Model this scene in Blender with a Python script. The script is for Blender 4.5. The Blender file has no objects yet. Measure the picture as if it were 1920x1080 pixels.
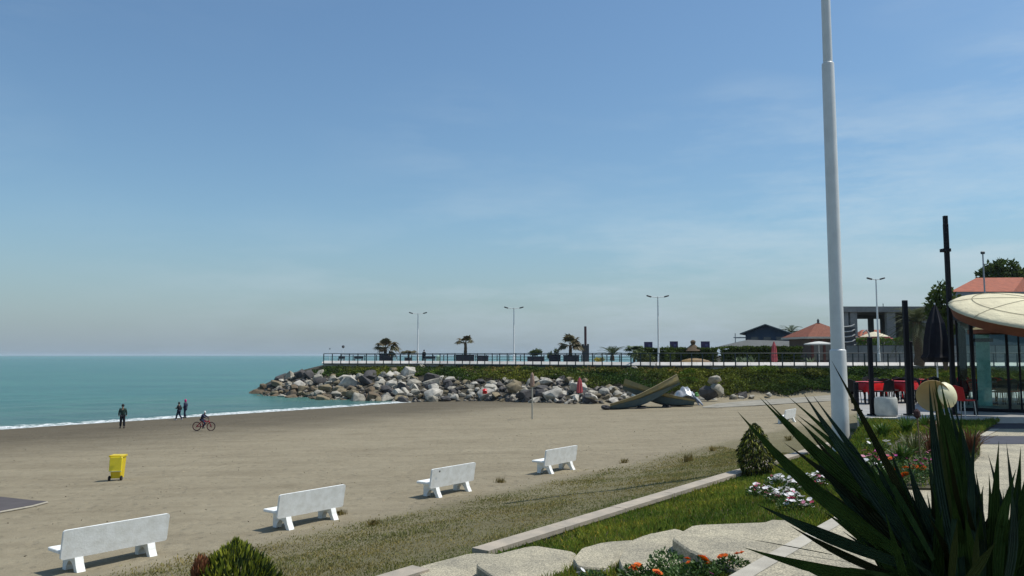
import bpy, bmesh, math, random
import numpy as np
from mathutils import Vector, Matrix, Euler
rnd = random.Random(7)
rng = np.random.default_rng(11)
SC = bpy.context.scene
COL = SC.collection
PI = math.pi
R = math.radians

# ------------------------------------------------------------------ camera maths
F = 1480.0
PITCH = math.atan(126.0 / F)
CP, SP = math.cos(PITCH), math.sin(PITCH)
EYE = 5.6
def ray(px, py):
    a = (px - 960) / F; u = (540 - py) / F
    d = CP - u * SP
    return a / d, (SP + u * CP) / d          # x per metre of depth, z per metre of depth
def at(px, py, Y):
    s, t = ray(px, py)
    return Vector((s * Y, Y, EYE + t * Y))
def at_z(px, py, z):
    s, t = ray(px, py)
    Y = (z - EYE) / t
    return Vector((s * Y, Y, z))
UX, UY = 0.610, 0.792                         # direction along the shore
def uv(x, y): return x * UX + y * UY, -x * UY + y * UX
def xy(u, v): return u * UX - v * UY, u * UY + v * UX

# ------------------------------------------------------------------ terrain
KV = [-60, 2.0, 2.3, 2.6, 3.5, 5.0, 6.0, 7.35, 7.7, 9.5, 13, 16, 30, 50, 60, 67.5, 75, 95, 200, 900]
KZ = [3.68, 3.68, 3.66, 3.42, 3.32, 3.07, 2.94, 2.78, 2.62, 2.25, 1.72, 1.42, 1.02, 0.46, 0.2, 0.0, -0.3, -1.2, -4, -6]
PXD = [606, 783, 963, 1235, 1560, 1800, 2100]; YD = [118, 115, 106, 94, 92, 90, 88]
PXB = [470, 490, 600, 700, 900, 1000, 1100, 1250, 1350, 1500, 1700, 2100]
YB = [112, 109, 102, 97, 95, 88, 81.5, 83, 84, 87, 85, 82]
PXC = [468, 485, 530, 570, 606, 3000]; ZC = [-1.5, .3, 2.2, 3.2, 4.0, 4.0]
def yd(px): return float(np.interp(px, PXD, YD))
def wob(x, y):
    return (0.5 * np.sin(x * .9 + 1.3 * np.sin(y * .31)) * np.sin(y * .7 + .6 * np.sin(x * .43))
            + .3 * np.sin(x * 2.3 + y * 1.1) * np.sin(y * 1.9 - x * .8 + 1) + .2 * np.sin(x * .21 + y * .13))
def Zt(x, y):
    x = np.asarray(x, float); y = np.asarray(y, float)
    v = -x * UY + y * UX
    z = np.interp(v, KV, KZ)
    z = z + wob(x, y) * .045 * np.clip((66 - v) / 20, 0, 1) * np.clip((v - 7) / 3, .25, 1)
    ys = np.maximum(y, 1.0)
    px = 960 + 1486 * x / ys
    D = np.interp(px, PXD, YD); B = np.interp(px, PXB, YB); cap = np.interp(px, PXC, ZC)
    t = np.clip((y - B) / (D - B), 0, 1)
    e = z + (cap - z) * t ** .85
    e = e + wob(x * 1.1, y * 1.1) * .3 * np.sin(np.clip(t, 0, 1) * PI)
    back = np.clip((y - D - 14) / 9, 0, 1) * np.clip((1300 - px) / 30, 0, 1)
    e = e - back * 8
    m = (y > B) & (y > 60) & (cap > z)
    e = e + .5 * np.clip((y - D - 10) / 1.5, 0, 1) * (px > 1290)
    z = np.where(m, np.where(cap < z, z, e), z)
    # the garden climbs to the level of the cafe terrace
    s = x / ys
    k = np.clip((y - 12.5) / 7, 0, 1) * np.clip((s - .405) / .045, 0, 1) * np.clip((7.2 - v) / 1.2, 0, 1) * np.clip((v - 2.35) / .3, 0, 1) * (y < 30)
    z = z + (3.86 - z) * (k * k * (3 - 2 * k))
    return z
def zt(x, y): return float(Zt(x, y))
def G(px, py):
    """the point of the ground that this direction meets"""
    s, t = ray(px, py)
    Y = np.linspace(3, 160, 12000)
    d = EYE + t * Y - Zt(s * Y, Y)
    i = int(np.argmax(d < 0))
    if d[i] >= 0: i = 11999
    return Vector((s * Y[i], Y[i], zt(s * Y[i], Y[i])))

# ------------------------------------------------------------------ materials
MATS = {}
def nodes(m):
    m.use_nodes = True
    nt = m.node_tree
    for n in list(nt.nodes): nt.nodes.remove(n)
    o = nt.nodes.new('ShaderNodeOutputMaterial'); b = nt.nodes.new('ShaderNodeBsdfPrincipled')
    nt.links.new(b.outputs[0], o.inputs[0])
    return nt, b, o
def mixc(nt, fac, a, b, mode='MIX'):
    n = nt.nodes.new('ShaderNodeMix'); n.data_type = 'RGBA'; n.blend_type = mode
    for sock, val in ((n.inputs[0], fac), (n.inputs[6], a), (n.inputs[7], b)):
        if isinstance(val, bpy.types.NodeSocket): nt.links.new(val, sock)
        elif isinstance(val, (int, float)): sock.default_value = val
        else: sock.default_value = (*val, 1)
    return n.outputs[2]
def noise(nt, scale, detail=4, rough=.6, vec=None, stretch=None):
    n = nt.nodes.new('ShaderNodeTexNoise'); n.inputs['Scale'].default_value = scale
    n.inputs['Detail'].default_value = detail; n.inputs['Roughness'].default_value = rough
    if vec is None:
        g = nt.nodes.new('ShaderNodeNewGeometry'); vec = g.outputs['Position']
    if stretch:
        mp = nt.nodes.new('ShaderNodeMapping'); mp.inputs['Scale'].default_value = stretch[:3]
        if len(stretch) > 3: mp.inputs['Rotation'].default_value = (0, 0, stretch[3])
        nt.links.new(vec, mp.inputs[0]); vec = mp.outputs[0]
    nt.links.new(vec, n.inputs['Vector'])
    return n.outputs[0]
def ramp(nt, x, a, b, lo=0., hi=1.):
    n = nt.nodes.new('ShaderNodeMapRange'); n.inputs[1].default_value = a; n.inputs[2].default_value = b
    n.inputs[3].default_value = lo; n.inputs[4].default_value = hi
    nt.links.new(x, n.inputs[0]); return n.outputs[0]
def objc(nt):
    return nt.nodes.new('ShaderNodeTexCoord').outputs['Object']
def mat(name, col, rough=.6, var=.12, scale=6., col2=None, metal=0., bump=0., bscale=40., spec=.4, attr=False, world=False, trans=0.):
    if name in MATS: return MATS[name]
    m = bpy.data.materials.new(name); nt, b, o = nodes(m)
    vec = None if world else objc(nt)
    c2 = col2 or tuple(c * (1 - var * 2.2) for c in col)
    f = ramp(nt, noise(nt, scale, 5, .65, vec), .36, .66)
    c = mixc(nt, f, col, c2)
    if attr:
        a = nt.nodes.new('ShaderNodeAttribute'); a.attribute_name = 'Col'
        c = mixc(nt, 1., c, a.outputs['Color'], 'MULTIPLY')
    nt.links.new(c, b.inputs['Base Color'])
    b.inputs['Roughness'].default_value = rough; b.inputs['Metallic'].default_value = metal
    b.inputs['Specular IOR Level'].default_value = spec
    if bump:
        bp = nt.nodes.new('ShaderNodeBump'); bp.inputs['Strength'].default_value = 1.; bp.inputs['Distance'].default_value = bump
        nt.links.new(noise(nt, bscale, 4, .6, vec), bp.inputs['Height']); nt.links.new(bp.outputs[0], b.inputs['Normal'])
    if trans:                                  # thin leaves let some light through
        tr = nt.nodes.new('ShaderNodeBsdfTranslucent'); nt.links.new(c, tr.inputs[0])
        ms = nt.nodes.new('ShaderNodeMixShader'); ms.inputs[0].default_value = trans
        nt.links.new(b.outputs[0], ms.inputs[1]); nt.links.new(tr.outputs[0], ms.inputs[2]); nt.links.new(ms.outputs[0], o.inputs[0])
    MATS[name] = m
    return m

# ------------------------------------------------------------------ mesh building
class MB:
    def __init__(s): s.v = []; s.f = []
    def add(s, vs, fs):
        n = len(s.v); s.v += [tuple(p) for p in vs]; s.f += [tuple(i + n for i in f) for f in fs]; return s
    def box(s, c, d, rz=0., M=None, bev=0.):
        x, y, z = d[0] / 2, d[1] / 2, d[2] / 2
        if bev:
            b = bev; P = []
            for zz, k in ((-z, b), (-z + b, 0), (z - b, 0), (z, b)):
                P += [(-x + k + b * (k == 0), -y + k, zz), (x - k - b * (k == 0), -y + k, zz), (x - k, -y + k + b * (k == 0), zz), (x - k, y - k - b * (k == 0), zz),
                      (x - k - b * (k == 0), y - k, zz), (-x + k + b * (k == 0), y - k, zz), (-x + k, y - k - b * (k == 0), zz), (-x + k, -y + k + b * (k == 0), zz)]
            Fc = [tuple(range(7, -1, -1)), tuple(range(24, 32))]
            for r_ in range(3):
                for i in range(8): Fc.append((r_ * 8 + i, r_ * 8 + (i + 1) % 8, r_ * 8 + 8 + (i + 1) % 8, r_ * 8 + 8 + i))
        else:
            P = [(-x, -y, -z), (x, -y, -z), (x, y, -z), (-x, y, -z), (-x, -y, z), (x, -y, z), (x, y, z), (-x, y, z)]
            Fc = [(3, 2, 1, 0), (4, 5, 6, 7), (0, 1, 5, 4), (1, 2, 6, 5), (2, 3, 7, 6), (3, 0, 4, 7)]
        T = Matrix.Translation(Vector(c)) @ (M if M is not None else Matrix.Rotation(rz, 4, 'Z'))
        return s.add([T @ Vector(p) for p in P], Fc)
    def tube(s, pts, rs, n=10, cap=True):
        pts = [Vector(p) for p in pts]
        if not isinstance(rs, (list, tuple)): rs = [rs] * len(pts)
        rings = []
        for i, p in enumerate(pts):
            d = (pts[min(i + 1, len(pts) - 1)] - pts[max(i - 1, 0)]).normalized()
            a = Vector((0, 0, 1)) if abs(d.z) < .9 else Vector((1, 0, 0))
            e1 = d.cross(a).normalized(); e2 = d.cross(e1).normalized()
            rings.append([p + (e1 * math.cos(2 * PI * k / n) + e2 * math.sin(2 * PI * k / n)) * rs[i] for k in range(n)])
        V = [q for r_ in rings for q in r_]; Fc = []
        for i in range(len(pts) - 1):
            for k in range(n): Fc.append((i * n + k, i * n + (k + 1) % n, (i + 1) * n + (k + 1) % n, (i + 1) * n + k))
        if cap: Fc += [tuple(range(n - 1, -1, -1)), tuple((len(pts) - 1) * n + k for k in range(n))]
        return s.add(V, Fc)
    def lathe(s, prof, n=20, c=(0, 0, 0), M=None, cap=True):
        V = [Vector((r * math.cos(2 * PI * k / n), r * math.sin(2 * PI * k / n), z)) for r, z in prof for k in range(n)]
        Fc = [(i * n + k, i * n + (k + 1) % n, (i + 1) * n + (k + 1) % n, (i + 1) * n + k) for i in range(len(prof) - 1) for k in range(n)]
        if cap: Fc += [tuple(range(n - 1, -1, -1)), tuple((len(prof) - 1) * n + k for k in range(n))]
        T = Matrix.Translation(Vector(c)) @ (M if M is not None else Matrix.Identity(4))
        return s.add([T @ p for p in V], Fc)
    def prism(s, poly, a, b, f):
        """poly: 2D outline; f(p, q, h) -> 3D point; extruded from h=a to h=b"""
        n = len(poly)
        V = [f(p, q, a) for p, q in poly] + [f(p, q, b) for p, q in poly]
        Fc = [tuple(range(n - 1, -1, -1)), tuple(range(n, 2 * n))] + [(i, (i + 1) % n, n + (i + 1) % n, n + i) for i in range(n)]
        return s.add(V, Fc)
    def build(s, name, m, parent=None, smooth=False, loc=None, sharp=None):
        me = bpy.data.meshes.new(name); me.from_pydata(s.v, [], s.f); me.update()
        bm = bmesh.new(); bm.from_mesh(me); bmesh.ops.recalc_face_normals(bm, faces=bm.faces); bm.to_mesh(me); bm.free()
        if smooth:
            me.polygons.foreach_set('use_smooth', [True] * len(me.polygons))
            if sharp is None: sharp = 40
            me.set_sharp_from_angle(angle=R(sharp))
        o = bpy.data.objects.new(name, me); COL.objects.link(o)
        if m is not None: me.materials.append(m)
        if parent is not None: o.parent = parent
        if loc is not None: o.location = loc
        return o
def rawmesh(name, V, Fc, m, parent=None, col=None, smooth=False):
    """V (N,3) array, Fc (M,k) int array with constant k"""
    V = np.asarray(V, np.float32); Fc = np.asarray(Fc, np.int32); k = Fc.shape[1]
    me = bpy.data.meshes.new(name)
    me.vertices.add(len(V)); me.vertices.foreach_set('co', V.ravel())
    me.loops.add(Fc.size); me.loops.foreach_set('vertex_index', Fc.ravel())
    me.polygons.add(len(Fc)); me.polygons.foreach_set('loop_start', np.arange(0, Fc.size, k, dtype=np.int32))
    me.update(calc_edges=True)
    if smooth: me.polygons.foreach_set('use_smooth', [True] * len(Fc))
    if col is not None:
        a = me.color_attributes.new('Col', 'FLOAT_COLOR', 'POINT')
        c = np.ones((len(V), 4), np.float32); c[:, :3] = col; a.data.foreach_set('color', c.ravel())
    o = bpy.data.objects.new(name, me); COL.objects.link(o); me.materials.append(m)
    if parent is not None: o.parent = parent
    return o
def leaves(name, P, D, L, W, m, parent=None, col=None, fold=.15):
    """leaf-shaped quads: P base (N,3), D direction (N,3), L length, W width"""
    P = np.asarray(P, float); D = np.asarray(D, float); n = len(P)
    D = D / (np.linalg.norm(D, axis=1, keepdims=True) + 1e-9)
    r_ = rng.normal(size=(n, 3)); S = np.cross(D, r_); S /= np.linalg.norm(S, axis=1, keepdims=True) + 1e-9
    N = np.cross(D, S)
    L = np.broadcast_to(np.asarray(L, float), (n,))[:, None]; W = np.broadcast_to(np.asarray(W, float), (n,))[:, None]
    V = np.stack([P, P + D * L * .45 + S * W / 2 + N * W * fold, P + D * L, P + D * L * .45 - S * W / 2 + N * W * fold], 1).reshape(-1, 3)
    Fc = np.arange(4 * n).reshape(n, 4)
    if col is not None: col = np.repeat(np.asarray(col), 4, axis=0)
    return rawmesh(name, V, Fc, m, parent, col)
def blades(name, P, H, W, m, lean=.5, col=None, parent=None):
    n = len(P); P = np.asarray(P, float)
    a = rng.uniform(0, 2 * PI, n); b = rng.uniform(0, 2 * PI, n)
    H = np.broadcast_to(H, (n,)); W = np.broadcast_to(W, (n,))
    S = np.stack([np.cos(a), np.sin(a), 0 * a], 1) * (W / 2)[:, None]
    le = rng.uniform(.1, 1, n) * lean
    T = np.stack([np.cos(b) * le, np.sin(b) * le, np.sqrt(np.clip(1 - le ** 2, .1, 1))], 1)
    mid = P + np.stack([np.cos(b) * le * .3, np.sin(b) * le * .3, 0 * b + .6], 1) * H[:, None]
    V = np.stack([P - S, P + S, mid + S * .7, P + T * H[:, None], mid - S * .7], 1).reshape(-1, 3)
    Fc = np.arange(5 * n).reshape(n, 5)
    if col is not None: col = np.repeat(np.asarray(col), 5, axis=0)
    return rawmesh(name, V, Fc, m, parent, col)

# ------------------------------------------------------------------ scene bookkeeping
def tag(o, label, cat, group=None):
    o['label'] = label; o['category'] = cat
    if group: o['group'] = group
    return o
def thing(name, label, cat, loc=(0, 0, 0), rz=0., group=None):
    o = bpy.data.objects.new(name, None); COL.objects.link(o); o.empty_display_size = .2
    o.location = loc; o.rotation_euler = (0, 0, rz)
    return tag(o, label, cat, group)
def struct(o, kind='structure'):
    o['kind'] = kind; return o
def kids(o): return [c for c in list(COL.objects) if c.parent == o]
def dup(root, loc, rz=None, label=None, group=None, scale=None, rot=None):
    r_ = root.copy(); COL.objects.link(r_); r_.location = loc
    if rz is not None: r_.rotation_euler = (0, 0, rz)
    if rot is not None: r_.rotation_euler = rot
    if scale is not None: r_.scale = scale
    if label: r_['label'] = label
    if group: r_['group'] = group
    for ch in root.children:
        c = ch.copy(); COL.objects.link(c); c.parent = r_
        for g in ch.children:
            d = g.copy(); COL.objects.link(d); d.parent = c
    return r_

# ------------------------------------------------------------------ camera, sun, sky
cd = bpy.data.cameras.new('camera'); cam = bpy.data.objects.new('camera', cd); COL.objects.link(cam)
cam.location = (0, 0, EYE); cam.rotation_euler = (PI / 2 + PITCH, 0, 0)
cd.sensor_fit = 'HORIZONTAL'; cd.sensor_width = 36; cd.lens = 36 * F / 1920
cd.clip_start = .05; cd.clip_end = 30000
SC.camera = cam
SUN_EL, SUN_ROT = R(62), R(84)
w = bpy.data.worlds.new('World'); SC.world = w; w.use_nodes = True
nt = w.node_tree
for n in list(nt.nodes): nt.nodes.remove(n)
wo = nt.nodes.new('ShaderNodeOutputWorld'); bg = nt.nodes.new('ShaderNodeBackground'); sky = nt.nodes.new('ShaderNodeTexSky')
sky.sky_type = 'NISHITA'; sky.sun_disc = False; sky.sun_elevation = SUN_EL; sky.sun_rotation = SUN_ROT
sky.altitude = 0; sky.air_density = 1.25; sky.dust_density = 1.0; sky.ozone_density = 4.0
tc = nt.nodes.new('ShaderNodeTexCoord')
sx = nt.nodes.new('ShaderNodeSeparateXYZ'); nt.links.new(tc.outputs['Generated'], sx.inputs[0])
# thin cirrus: stretched noise over the direction of view, denser on the side of the sun
c1 = noise(nt, 2.6, 8, .66, tc.outputs['Generated'], (1.0, 1.6, 5.5, .5))
c2 = noise(nt, 1.1, 3, .5, tc.outputs['Generated'], (1, 1, 2.0, 1.1))
cm = nt.nodes.new('ShaderNodeMath'); cm.operation = 'MULTIPLY'
nt.links.new(ramp(nt, c1, .42, .66), cm.inputs[0]); nt.links.new(ramp(nt, c2, .38, .62), cm.inputs[1])
cm2 = nt.nodes.new('ShaderNodeMath'); cm2.operation = 'MULTIPLY'
nt.links.new(cm.outputs[0], cm2.inputs[0]); nt.links.new(ramp(nt, sx.outputs['X'], -.4, .5, .28, .85), cm2.inputs[1])
cloud = mixc(nt, cm2.outputs[0], mixc(nt, 1., sky.outputs[0], (.80, .935, .98), 'MULTIPLY'), (5.4, 6.3, 6.8))
# moist air low over the sea
hz = ramp(nt, sx.outputs['Z'], 0.0, .17, 1., 0.)
hp = nt.nodes.new('ShaderNodeMath'); hp.operation = 'POWER'; hp.inputs[1].default_value = 1.3; nt.links.new(hz, hp.inputs[0])
hm = nt.nodes.new('ShaderNodeMath'); hm.operation = 'MULTIPLY'; hm.inputs[1].default_value = .72; nt.links.new(hp.outputs[0], hm.inputs[0])
final = mixc(nt, hm.outputs[0], cloud, (2.45, 3.2, 4.15))
nt.links.new(final, bg.inputs[0]); bg.inputs[1].default_value = .088
nt.links.new(bg.outputs[0], wo.inputs[0])
sl = bpy.data.lights.new('sun', 'SUN'); sl.energy = 3.2; sl.angle = R(.5); sl.color = (1, .95, .87)
so = bpy.data.objects.new('sun', sl); COL.objects.link(so)
sd = Vector((math.sin(SUN_ROT) * math.cos(SUN_EL), math.cos(SUN_ROT) * math.cos(SUN_EL), math.sin(SUN_EL)))
so.rotation_euler = sd.to_track_quat('Z', 'Y').to_euler(); so.location = (30, 0, 60)
SC.view_settings.view_transform = 'Standard'; SC.view_settings.look = 'None'; SC.view_settings.gamma = 1; SC.view_settings.exposure = .42
SC.cycles.max_bounces = 6; SC.cycles.transparent_max_bounces = 12
# ------------------------------------------------------------------ ground sheet
def axis(*segs):
    out = []
    for a, b, st in segs: out.append(np.arange(a, b, st))
    return np.concatenate(out)
xs = axis((-3000, -400, 400), (-400, -60, 20), (-60, 62, .55), (62, 200, 4), (200, 4200, 250))
ys = axis((-60, -4, 4), (-4, 22, .35), (22, 76, .6), (76, 132, .55), (132, 200, 4), (200, 5000, 300))
X, Y = np.meshgrid(xs, ys, indexing='ij')
Z = Zt(X, Y)
far = (Y > 135)
pxs = 960 + 1486 * X / np.maximum(Y, 1)
Z = np.where(far & (pxs < 1300), -6, Z)
Uu, Vv = uv(X, Y)
def sm(x, a, b): t = np.clip((x - a) / (b - a), 0, 1); return t * t * (3 - 2 * t)
nz = wob(X * .35, Y * .35) * 3
sand = np.array([.272, .238, .165]); wet = np.array([.125, .107, .074]); soil = np.array([.085, .075, .035]); dark = np.array([.06, .055, .04])
C = sand + (wet - sand) * (sm(Vv + nz * 1.2, 36, 58) ** 1.1)[..., None]
C = C + (np.array([.165, .15, .085]) - C) * (sm(Vv + nz * .15, 15.6, 14.4) * .75)[..., None]
C = C + (np.array([.125, .12, .058]) - C) * (sm(Vv + nz * .2, 13.5, 10.5) * .5)[..., None]
C = C + (soil - C) * sm(Vv, 7.9, 7.5)[..., None]
Bq = np.interp(pxs, PXB, YB)
em = sm(Y, Bq + .3, Bq + 1.6) * (Y > 60)
C = C + (dark - C) * em[..., None]
nx, ny = len(xs), len(ys)
idx = np.arange(nx * ny).reshape(nx, ny)
Fq = np.stack([idx[:-1, :-1], idx[1:, :-1], idx[1:, 1:], idx[:-1, 1:]], -1).reshape(-1, 4)
gm = bpy.data.materials.new('ground'); gnt, gb, go_ = nodes(gm)
at_ = gnt.nodes.new('ShaderNodeAttribute'); at_.attribute_name = 'Col'
c = at_.outputs['Color']
c = mixc(gnt, ramp(gnt, noise(gnt, .22, 6, .62, None, (1, 1.6, 1, .9)), .35, .68), c, mixc(gnt, 1., c, (.88, .87, .86), 'MULTIPLY'))
c = mixc(gnt, ramp(gnt, noise(gnt, 1.3, 5, .7), .42, .7), c, mixc(gnt, 1., c, (.86, .85, .84), 'MULTIPLY'))
c = mixc(gnt, ramp(gnt, noise(gnt, .5, 6, .7, None, (.3, 2.2, 1, -.91)), .45, .7), c, mixc(gnt, 1., c, (.84, .83, .82), 'MULTIPLY'))
c = mixc(gnt, ramp(gnt, noise(gnt, 26, 3, .8), .55, .75), c, mixc(gnt, 1., c, (.72, .71, .70), 'MULTIPLY'))
c = mixc(gnt, ramp(gnt, noise(gnt, 9, 2, .5), .68, .78), c, mixc(gnt, 1., c, (.78, .76, .74), 'MULTIPLY'))
c = mixc(gnt, ramp(gnt, noise(gnt, 14, 2, .5), .72, .78), c, mixc(gnt, 1., c, (1.35, 1.38, 1.42), 'MULTIPLY'))
gnt.links.new(c, gb.inputs['Base Color']); gb.inputs['Roughness'].default_value = .95; gb.inputs['Specular IOR Level'].default_value = .15
b1 = gnt.nodes.new('ShaderNodeBump'); b1.inputs['Distance'].default_value = .05
gnt.links.new(noise(gnt, 2.2, 6, .7), b1.inputs['Height'])
fp = gnt.nodes.new('ShaderNodeTexVoronoi'); fp.feature = 'SMOOTH_F1'; fp.inputs['Scale'].default_value = 2.6; fp.inputs['Randomness'].default_value = 1
gg = gnt.nodes.new('ShaderNodeNewGeometry'); gnt.links.new(gg.outputs['Position'], fp.inputs['Vector'])
b3 = gnt.nodes.new('ShaderNodeBump'); b3.inputs['Distance'].default_value = .035
gnt.links.new(ramp(gnt, fp.outputs['Distance'], .08, .34), b3.inputs['Height']); gnt.links.new(b1.outputs[0], b3.inputs['Normal'])
b2 = gnt.nodes.new('ShaderNodeBump'); b2.inputs['Distance'].default_value = .018
gnt.links.new(noise(gnt, 22, 4, .7), b2.inputs['Height']); gnt.links.new(b3.outputs[0], b2.inputs['Normal'])
gnt.links.new(b2.outputs[0], gb.inputs['Normal'])
struct(rawmesh('ground', np.stack([X, Y, Z], -1).reshape(-1, 3), Fq, gm, None, C.reshape(-1, 3), smooth=True))

# ------------------------------------------------------------------ sea
us = axis((-6000, -300, 300), (-300, -40, 20), (-40, 160, 1.2), (160, 500, 20), (500, 9000, 500))
vs = axis((62, 100, .45), (100, 200, 2.5), (200, 600, 20), (600, 12000, 400))
U2, V2 = np.meshgrid(us, vs, indexing='ij')
X2, Y2 = U2 * UX - V2 * UY, U2 * UY + V2 * UX
amp = np.clip((V2 - 67) / 3, 0, 1) * np.clip((160 - V2) / 60, 0, 1)
ph = .6 * np.sin(U2 * .11) + .5 * np.sin(U2 * .043 + 1)
Z2 = .045 * amp * (np.sin(V2 * .9 + ph * 3) + .7 * np.sin(V2 * .47 + ph * 5 + U2 * .05)) + .07 * np.exp(-((V2 - 69.3 - ph * .4) / .55) ** 2)
Z2 = Z2 + .008
nx, ny = len(us), len(vs); idx = np.arange(nx * ny).reshape(nx, ny)
Fq = np.stack([idx[:-1, :-1], idx[1:, :-1], idx[1:, 1:], idx[:-1, 1:]], -1).reshape(-1, 4)
wm = bpy.data.materials.new('sea_water'); wnt, wb, _ = nodes(wm)
geo = wnt.nodes.new('ShaderNodeNewGeometry')
dv = wnt.nodes.new('ShaderNodeVectorMath'); dv.operation = 'DOT_PRODUCT'; dv.inputs[1].default_value = (-UY, UX, 0)
wnt.links.new(geo.outputs['Position'], dv.inputs[0]); vvv = dv.outputs['Value']
ang = -math.atan2(UY, UX)
# broad patches of sediment, narrower bands of ruffled water
big = ramp(wnt, noise(wnt, .03, 5, .6, None, (.35, 1.6, 1, ang)), .36, .64)
band = ramp(wnt, noise(wnt, .30, 6, .75, None, (.16, 1.5, 1, ang)), .42, .60)
wc = mixc(wnt, big, (.026, .138, .126), (.048, .178, .138))
nearc = ramp(wnt, vvv, 68, 110, 1, 0)
wc = mixc(wnt, nearc, wc, mixc(wnt, big, (.058, .140, .118), (.078, .165, .124)))
wc = mixc(wnt, band, wc, mixc(wnt, 1., wc, (.66, .76, .84), 'MULTIPLY'))
band2 = ramp(wnt, noise(wnt, 1.1, 5, .75, None, (.13, 1.4, 1, ang)), .50, .64)
wc = mixc(wnt, band2, wc, mixc(wnt, 1., wc, (.70, .78, .84), 'MULTIPLY'))
# foam at the water's edge and on the small breakers
wf = noise(wnt, 1.0, 5, .72, None, (.35, 1, 1, ang))
edge = wnt.nodes.new('ShaderNodeMath'); edge.operation = 'ADD'
wfr = ramp(wnt, wf, .3, .7, -1.6, 1.6); wnt.links.new(vvv, edge.inputs[0]); wnt.links.new(wfr, edge.inputs[1])
f1 = ramp(wnt, edge.outputs[0], 68.8, 69.6, 1, 0)
f3 = ramp(wnt, noise(wnt, 2.2, 5, .85), .40, .56)
fm = wnt.nodes.new('ShaderNodeMath'); fm.operation = 'MULTIPLY'; wnt.links.new(f1, fm.inputs[0]); wnt.links.new(f3, fm.inputs[1])
fcol = mixc(wnt, fm.outputs[0], wc, (.80, .82, .82))
wnt.links.new(fcol, wb.inputs['Base Color'])
wnt.links.new(ramp(wnt, fm.outputs[0], 0, 1, .22, .9), wb.inputs['Roughness']); wb.inputs['IOR'].default_value = 1.33
wb.inputs['Specular IOR Level'].default_value = .32
wb1 = wnt.nodes.new('ShaderNodeBump'); wb1.inputs['Distance'].default_value = .35
wnt.links.new(noise(wnt, .55, 6, .72, None, (.45, 1.3, 1, ang)), wb1.inputs['Height'])
wb2 = wnt.nodes.new('ShaderNodeBump'); wb2.inputs['Distance'].default_value = .08
wnt.links.new(noise(wnt, 3.5, 4, .7), wb2.inputs['Height']); wnt.links.new(wb1.outputs[0], wb2.inputs['Normal'])
wnt.links.new(wb2.outputs[0], wb.inputs['Normal'])
struct(rawmesh('sea', np.stack([X2, Y2, Z2], -1).reshape(-1, 3), Fq, wm, smooth=True))

# ------------------------------------------------------------------ shared materials
M_WHITE = mat('white_paint', (.74, .76, .75), .45, .05, 3, col2=(.66, .68, .66))
M_BENCH = mat('painted_concrete', (.88, .90, .88), .6, .04, 5, col2=(.74, .75, .71), bump=.004, bscale=30)
M_POLE = mat('pole_paint', (.66, .68, .66), .38, .05, 2, spec=.5)
M_BLACK = mat('black_metal', (.009, .010, .015), .6, .1, 8, spec=.2)
M_DKGREY = mat('dark_grey', (.05, .055, .062), .6, .15, 4)
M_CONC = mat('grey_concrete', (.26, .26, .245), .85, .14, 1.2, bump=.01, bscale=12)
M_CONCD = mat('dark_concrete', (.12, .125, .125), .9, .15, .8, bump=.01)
M_COPING = mat('pinkish_coping', (.40, .345, .27), .8, .1, 3, col2=(.29, .26, .21), bump=.004, bscale=60)
M_LIGHTC = mat('pale_paving', (.50, .49, .45), .8, .08, 2, bump=.003)
M_YEL = mat('yellow_plastic', (.70, .52, .01), .4, .05, 4)
M_RUB = mat('rubber', (.015, .015, .016), .8, .1, 8)
M_RED = mat('red_plastic', (.62, .012, .014), .35, .08, 4)
M_PINK = mat('faded_red_fabric', (.50, .10, .11), .8, .12, 3)
M_CREAM = mat('cream_fabric', (.76, .70, .48), .85, .06, 2, col2=(.64, .58, .40), trans=.12, bump=.05, bscale=3)
M_BROWN = mat('brown_fabric', (.20, .07, .035), .85, .15, 3)
M_ROOF = mat('red_roof', (.34, .095, .045), .8, .15, 2.5)
M_SKIN = mat('skin', (.35, .2, .13), .6, .05)
M_TRUNK = mat('bark', (.12, .085, .055), .9, .2, 8, bump=.02, bscale=14)
M_LEAF = mat('leaf', (.085, .115, .026), .6, .1, 1.5, col2=(.035, .065, .018), attr=True, trans=.25, world=True)
M_DARKLEAF = mat('dark_leaf', (.080, .118, .024), .75, .1, .5, spec=.15, col2=(.036, .058, .014), attr=True, trans=.2, world=True)
M_PALM = mat('palm_leaf', (.065, .085, .035), .5, .1, 2, col2=(.045, .06, .028), attr=True, trans=.2, world=True)
M_GRASS = mat('grass_blade', (.20, .265, .042), .6, .1, .8, spec=.2, col2=(.105, .165, .028), attr=True, trans=.3, world=True)
M_DRY = mat('dry_grass_blade', (.36, .315, .14), .8, .1, .5, spec=.15, col2=(.26, .24, .095), attr=True, trans=.4, world=True)

# ------------------------------------------------------------------ kerb between beach and garden
def vbox(mb, u0, u1, v0, v1, z0, z1):
    P = []
    for z in (z0, z1):
        for (a, b_) in ((u0, v0), (u1, v0), (u1, v1), (u0, v1)):
            x, y = xy(a, b_); P.append((x, y, z))
    mb.add(P, [(3, 2, 1, 0), (4, 5, 6, 7), (0, 1, 5, 4), (1, 2, 6, 5), (2, 3, 7, 6), (3, 0, 4, 7)])
pA = at_z(885, 1026, 2.93); uA, vA = uv(pA.x, pA.y)
pB = at_z(780, 1060, 2.93); uB, vB = uv(pB.x, pB.y)
kerb_top, kerb_wall = MB(), MB()
def kerb_run(u0, u1, L=1.9):
    u = u0
    while u < u1:
        e = min(u + L, u1)
        vbox(kerb_top, u, e - .012, vA - .30, vA, 2.86 + rnd.uniform(-.004, .004), 2.93 + rnd.uniform(-.006, .006)); u = e
    vbox(kerb_wall, u0 + .03, u1 - .02, vA - .27, vA - .03, 2.3, 2.862)
kerb_run(uA, uA + 18.5); kerb_run(-3, uB)
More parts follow.
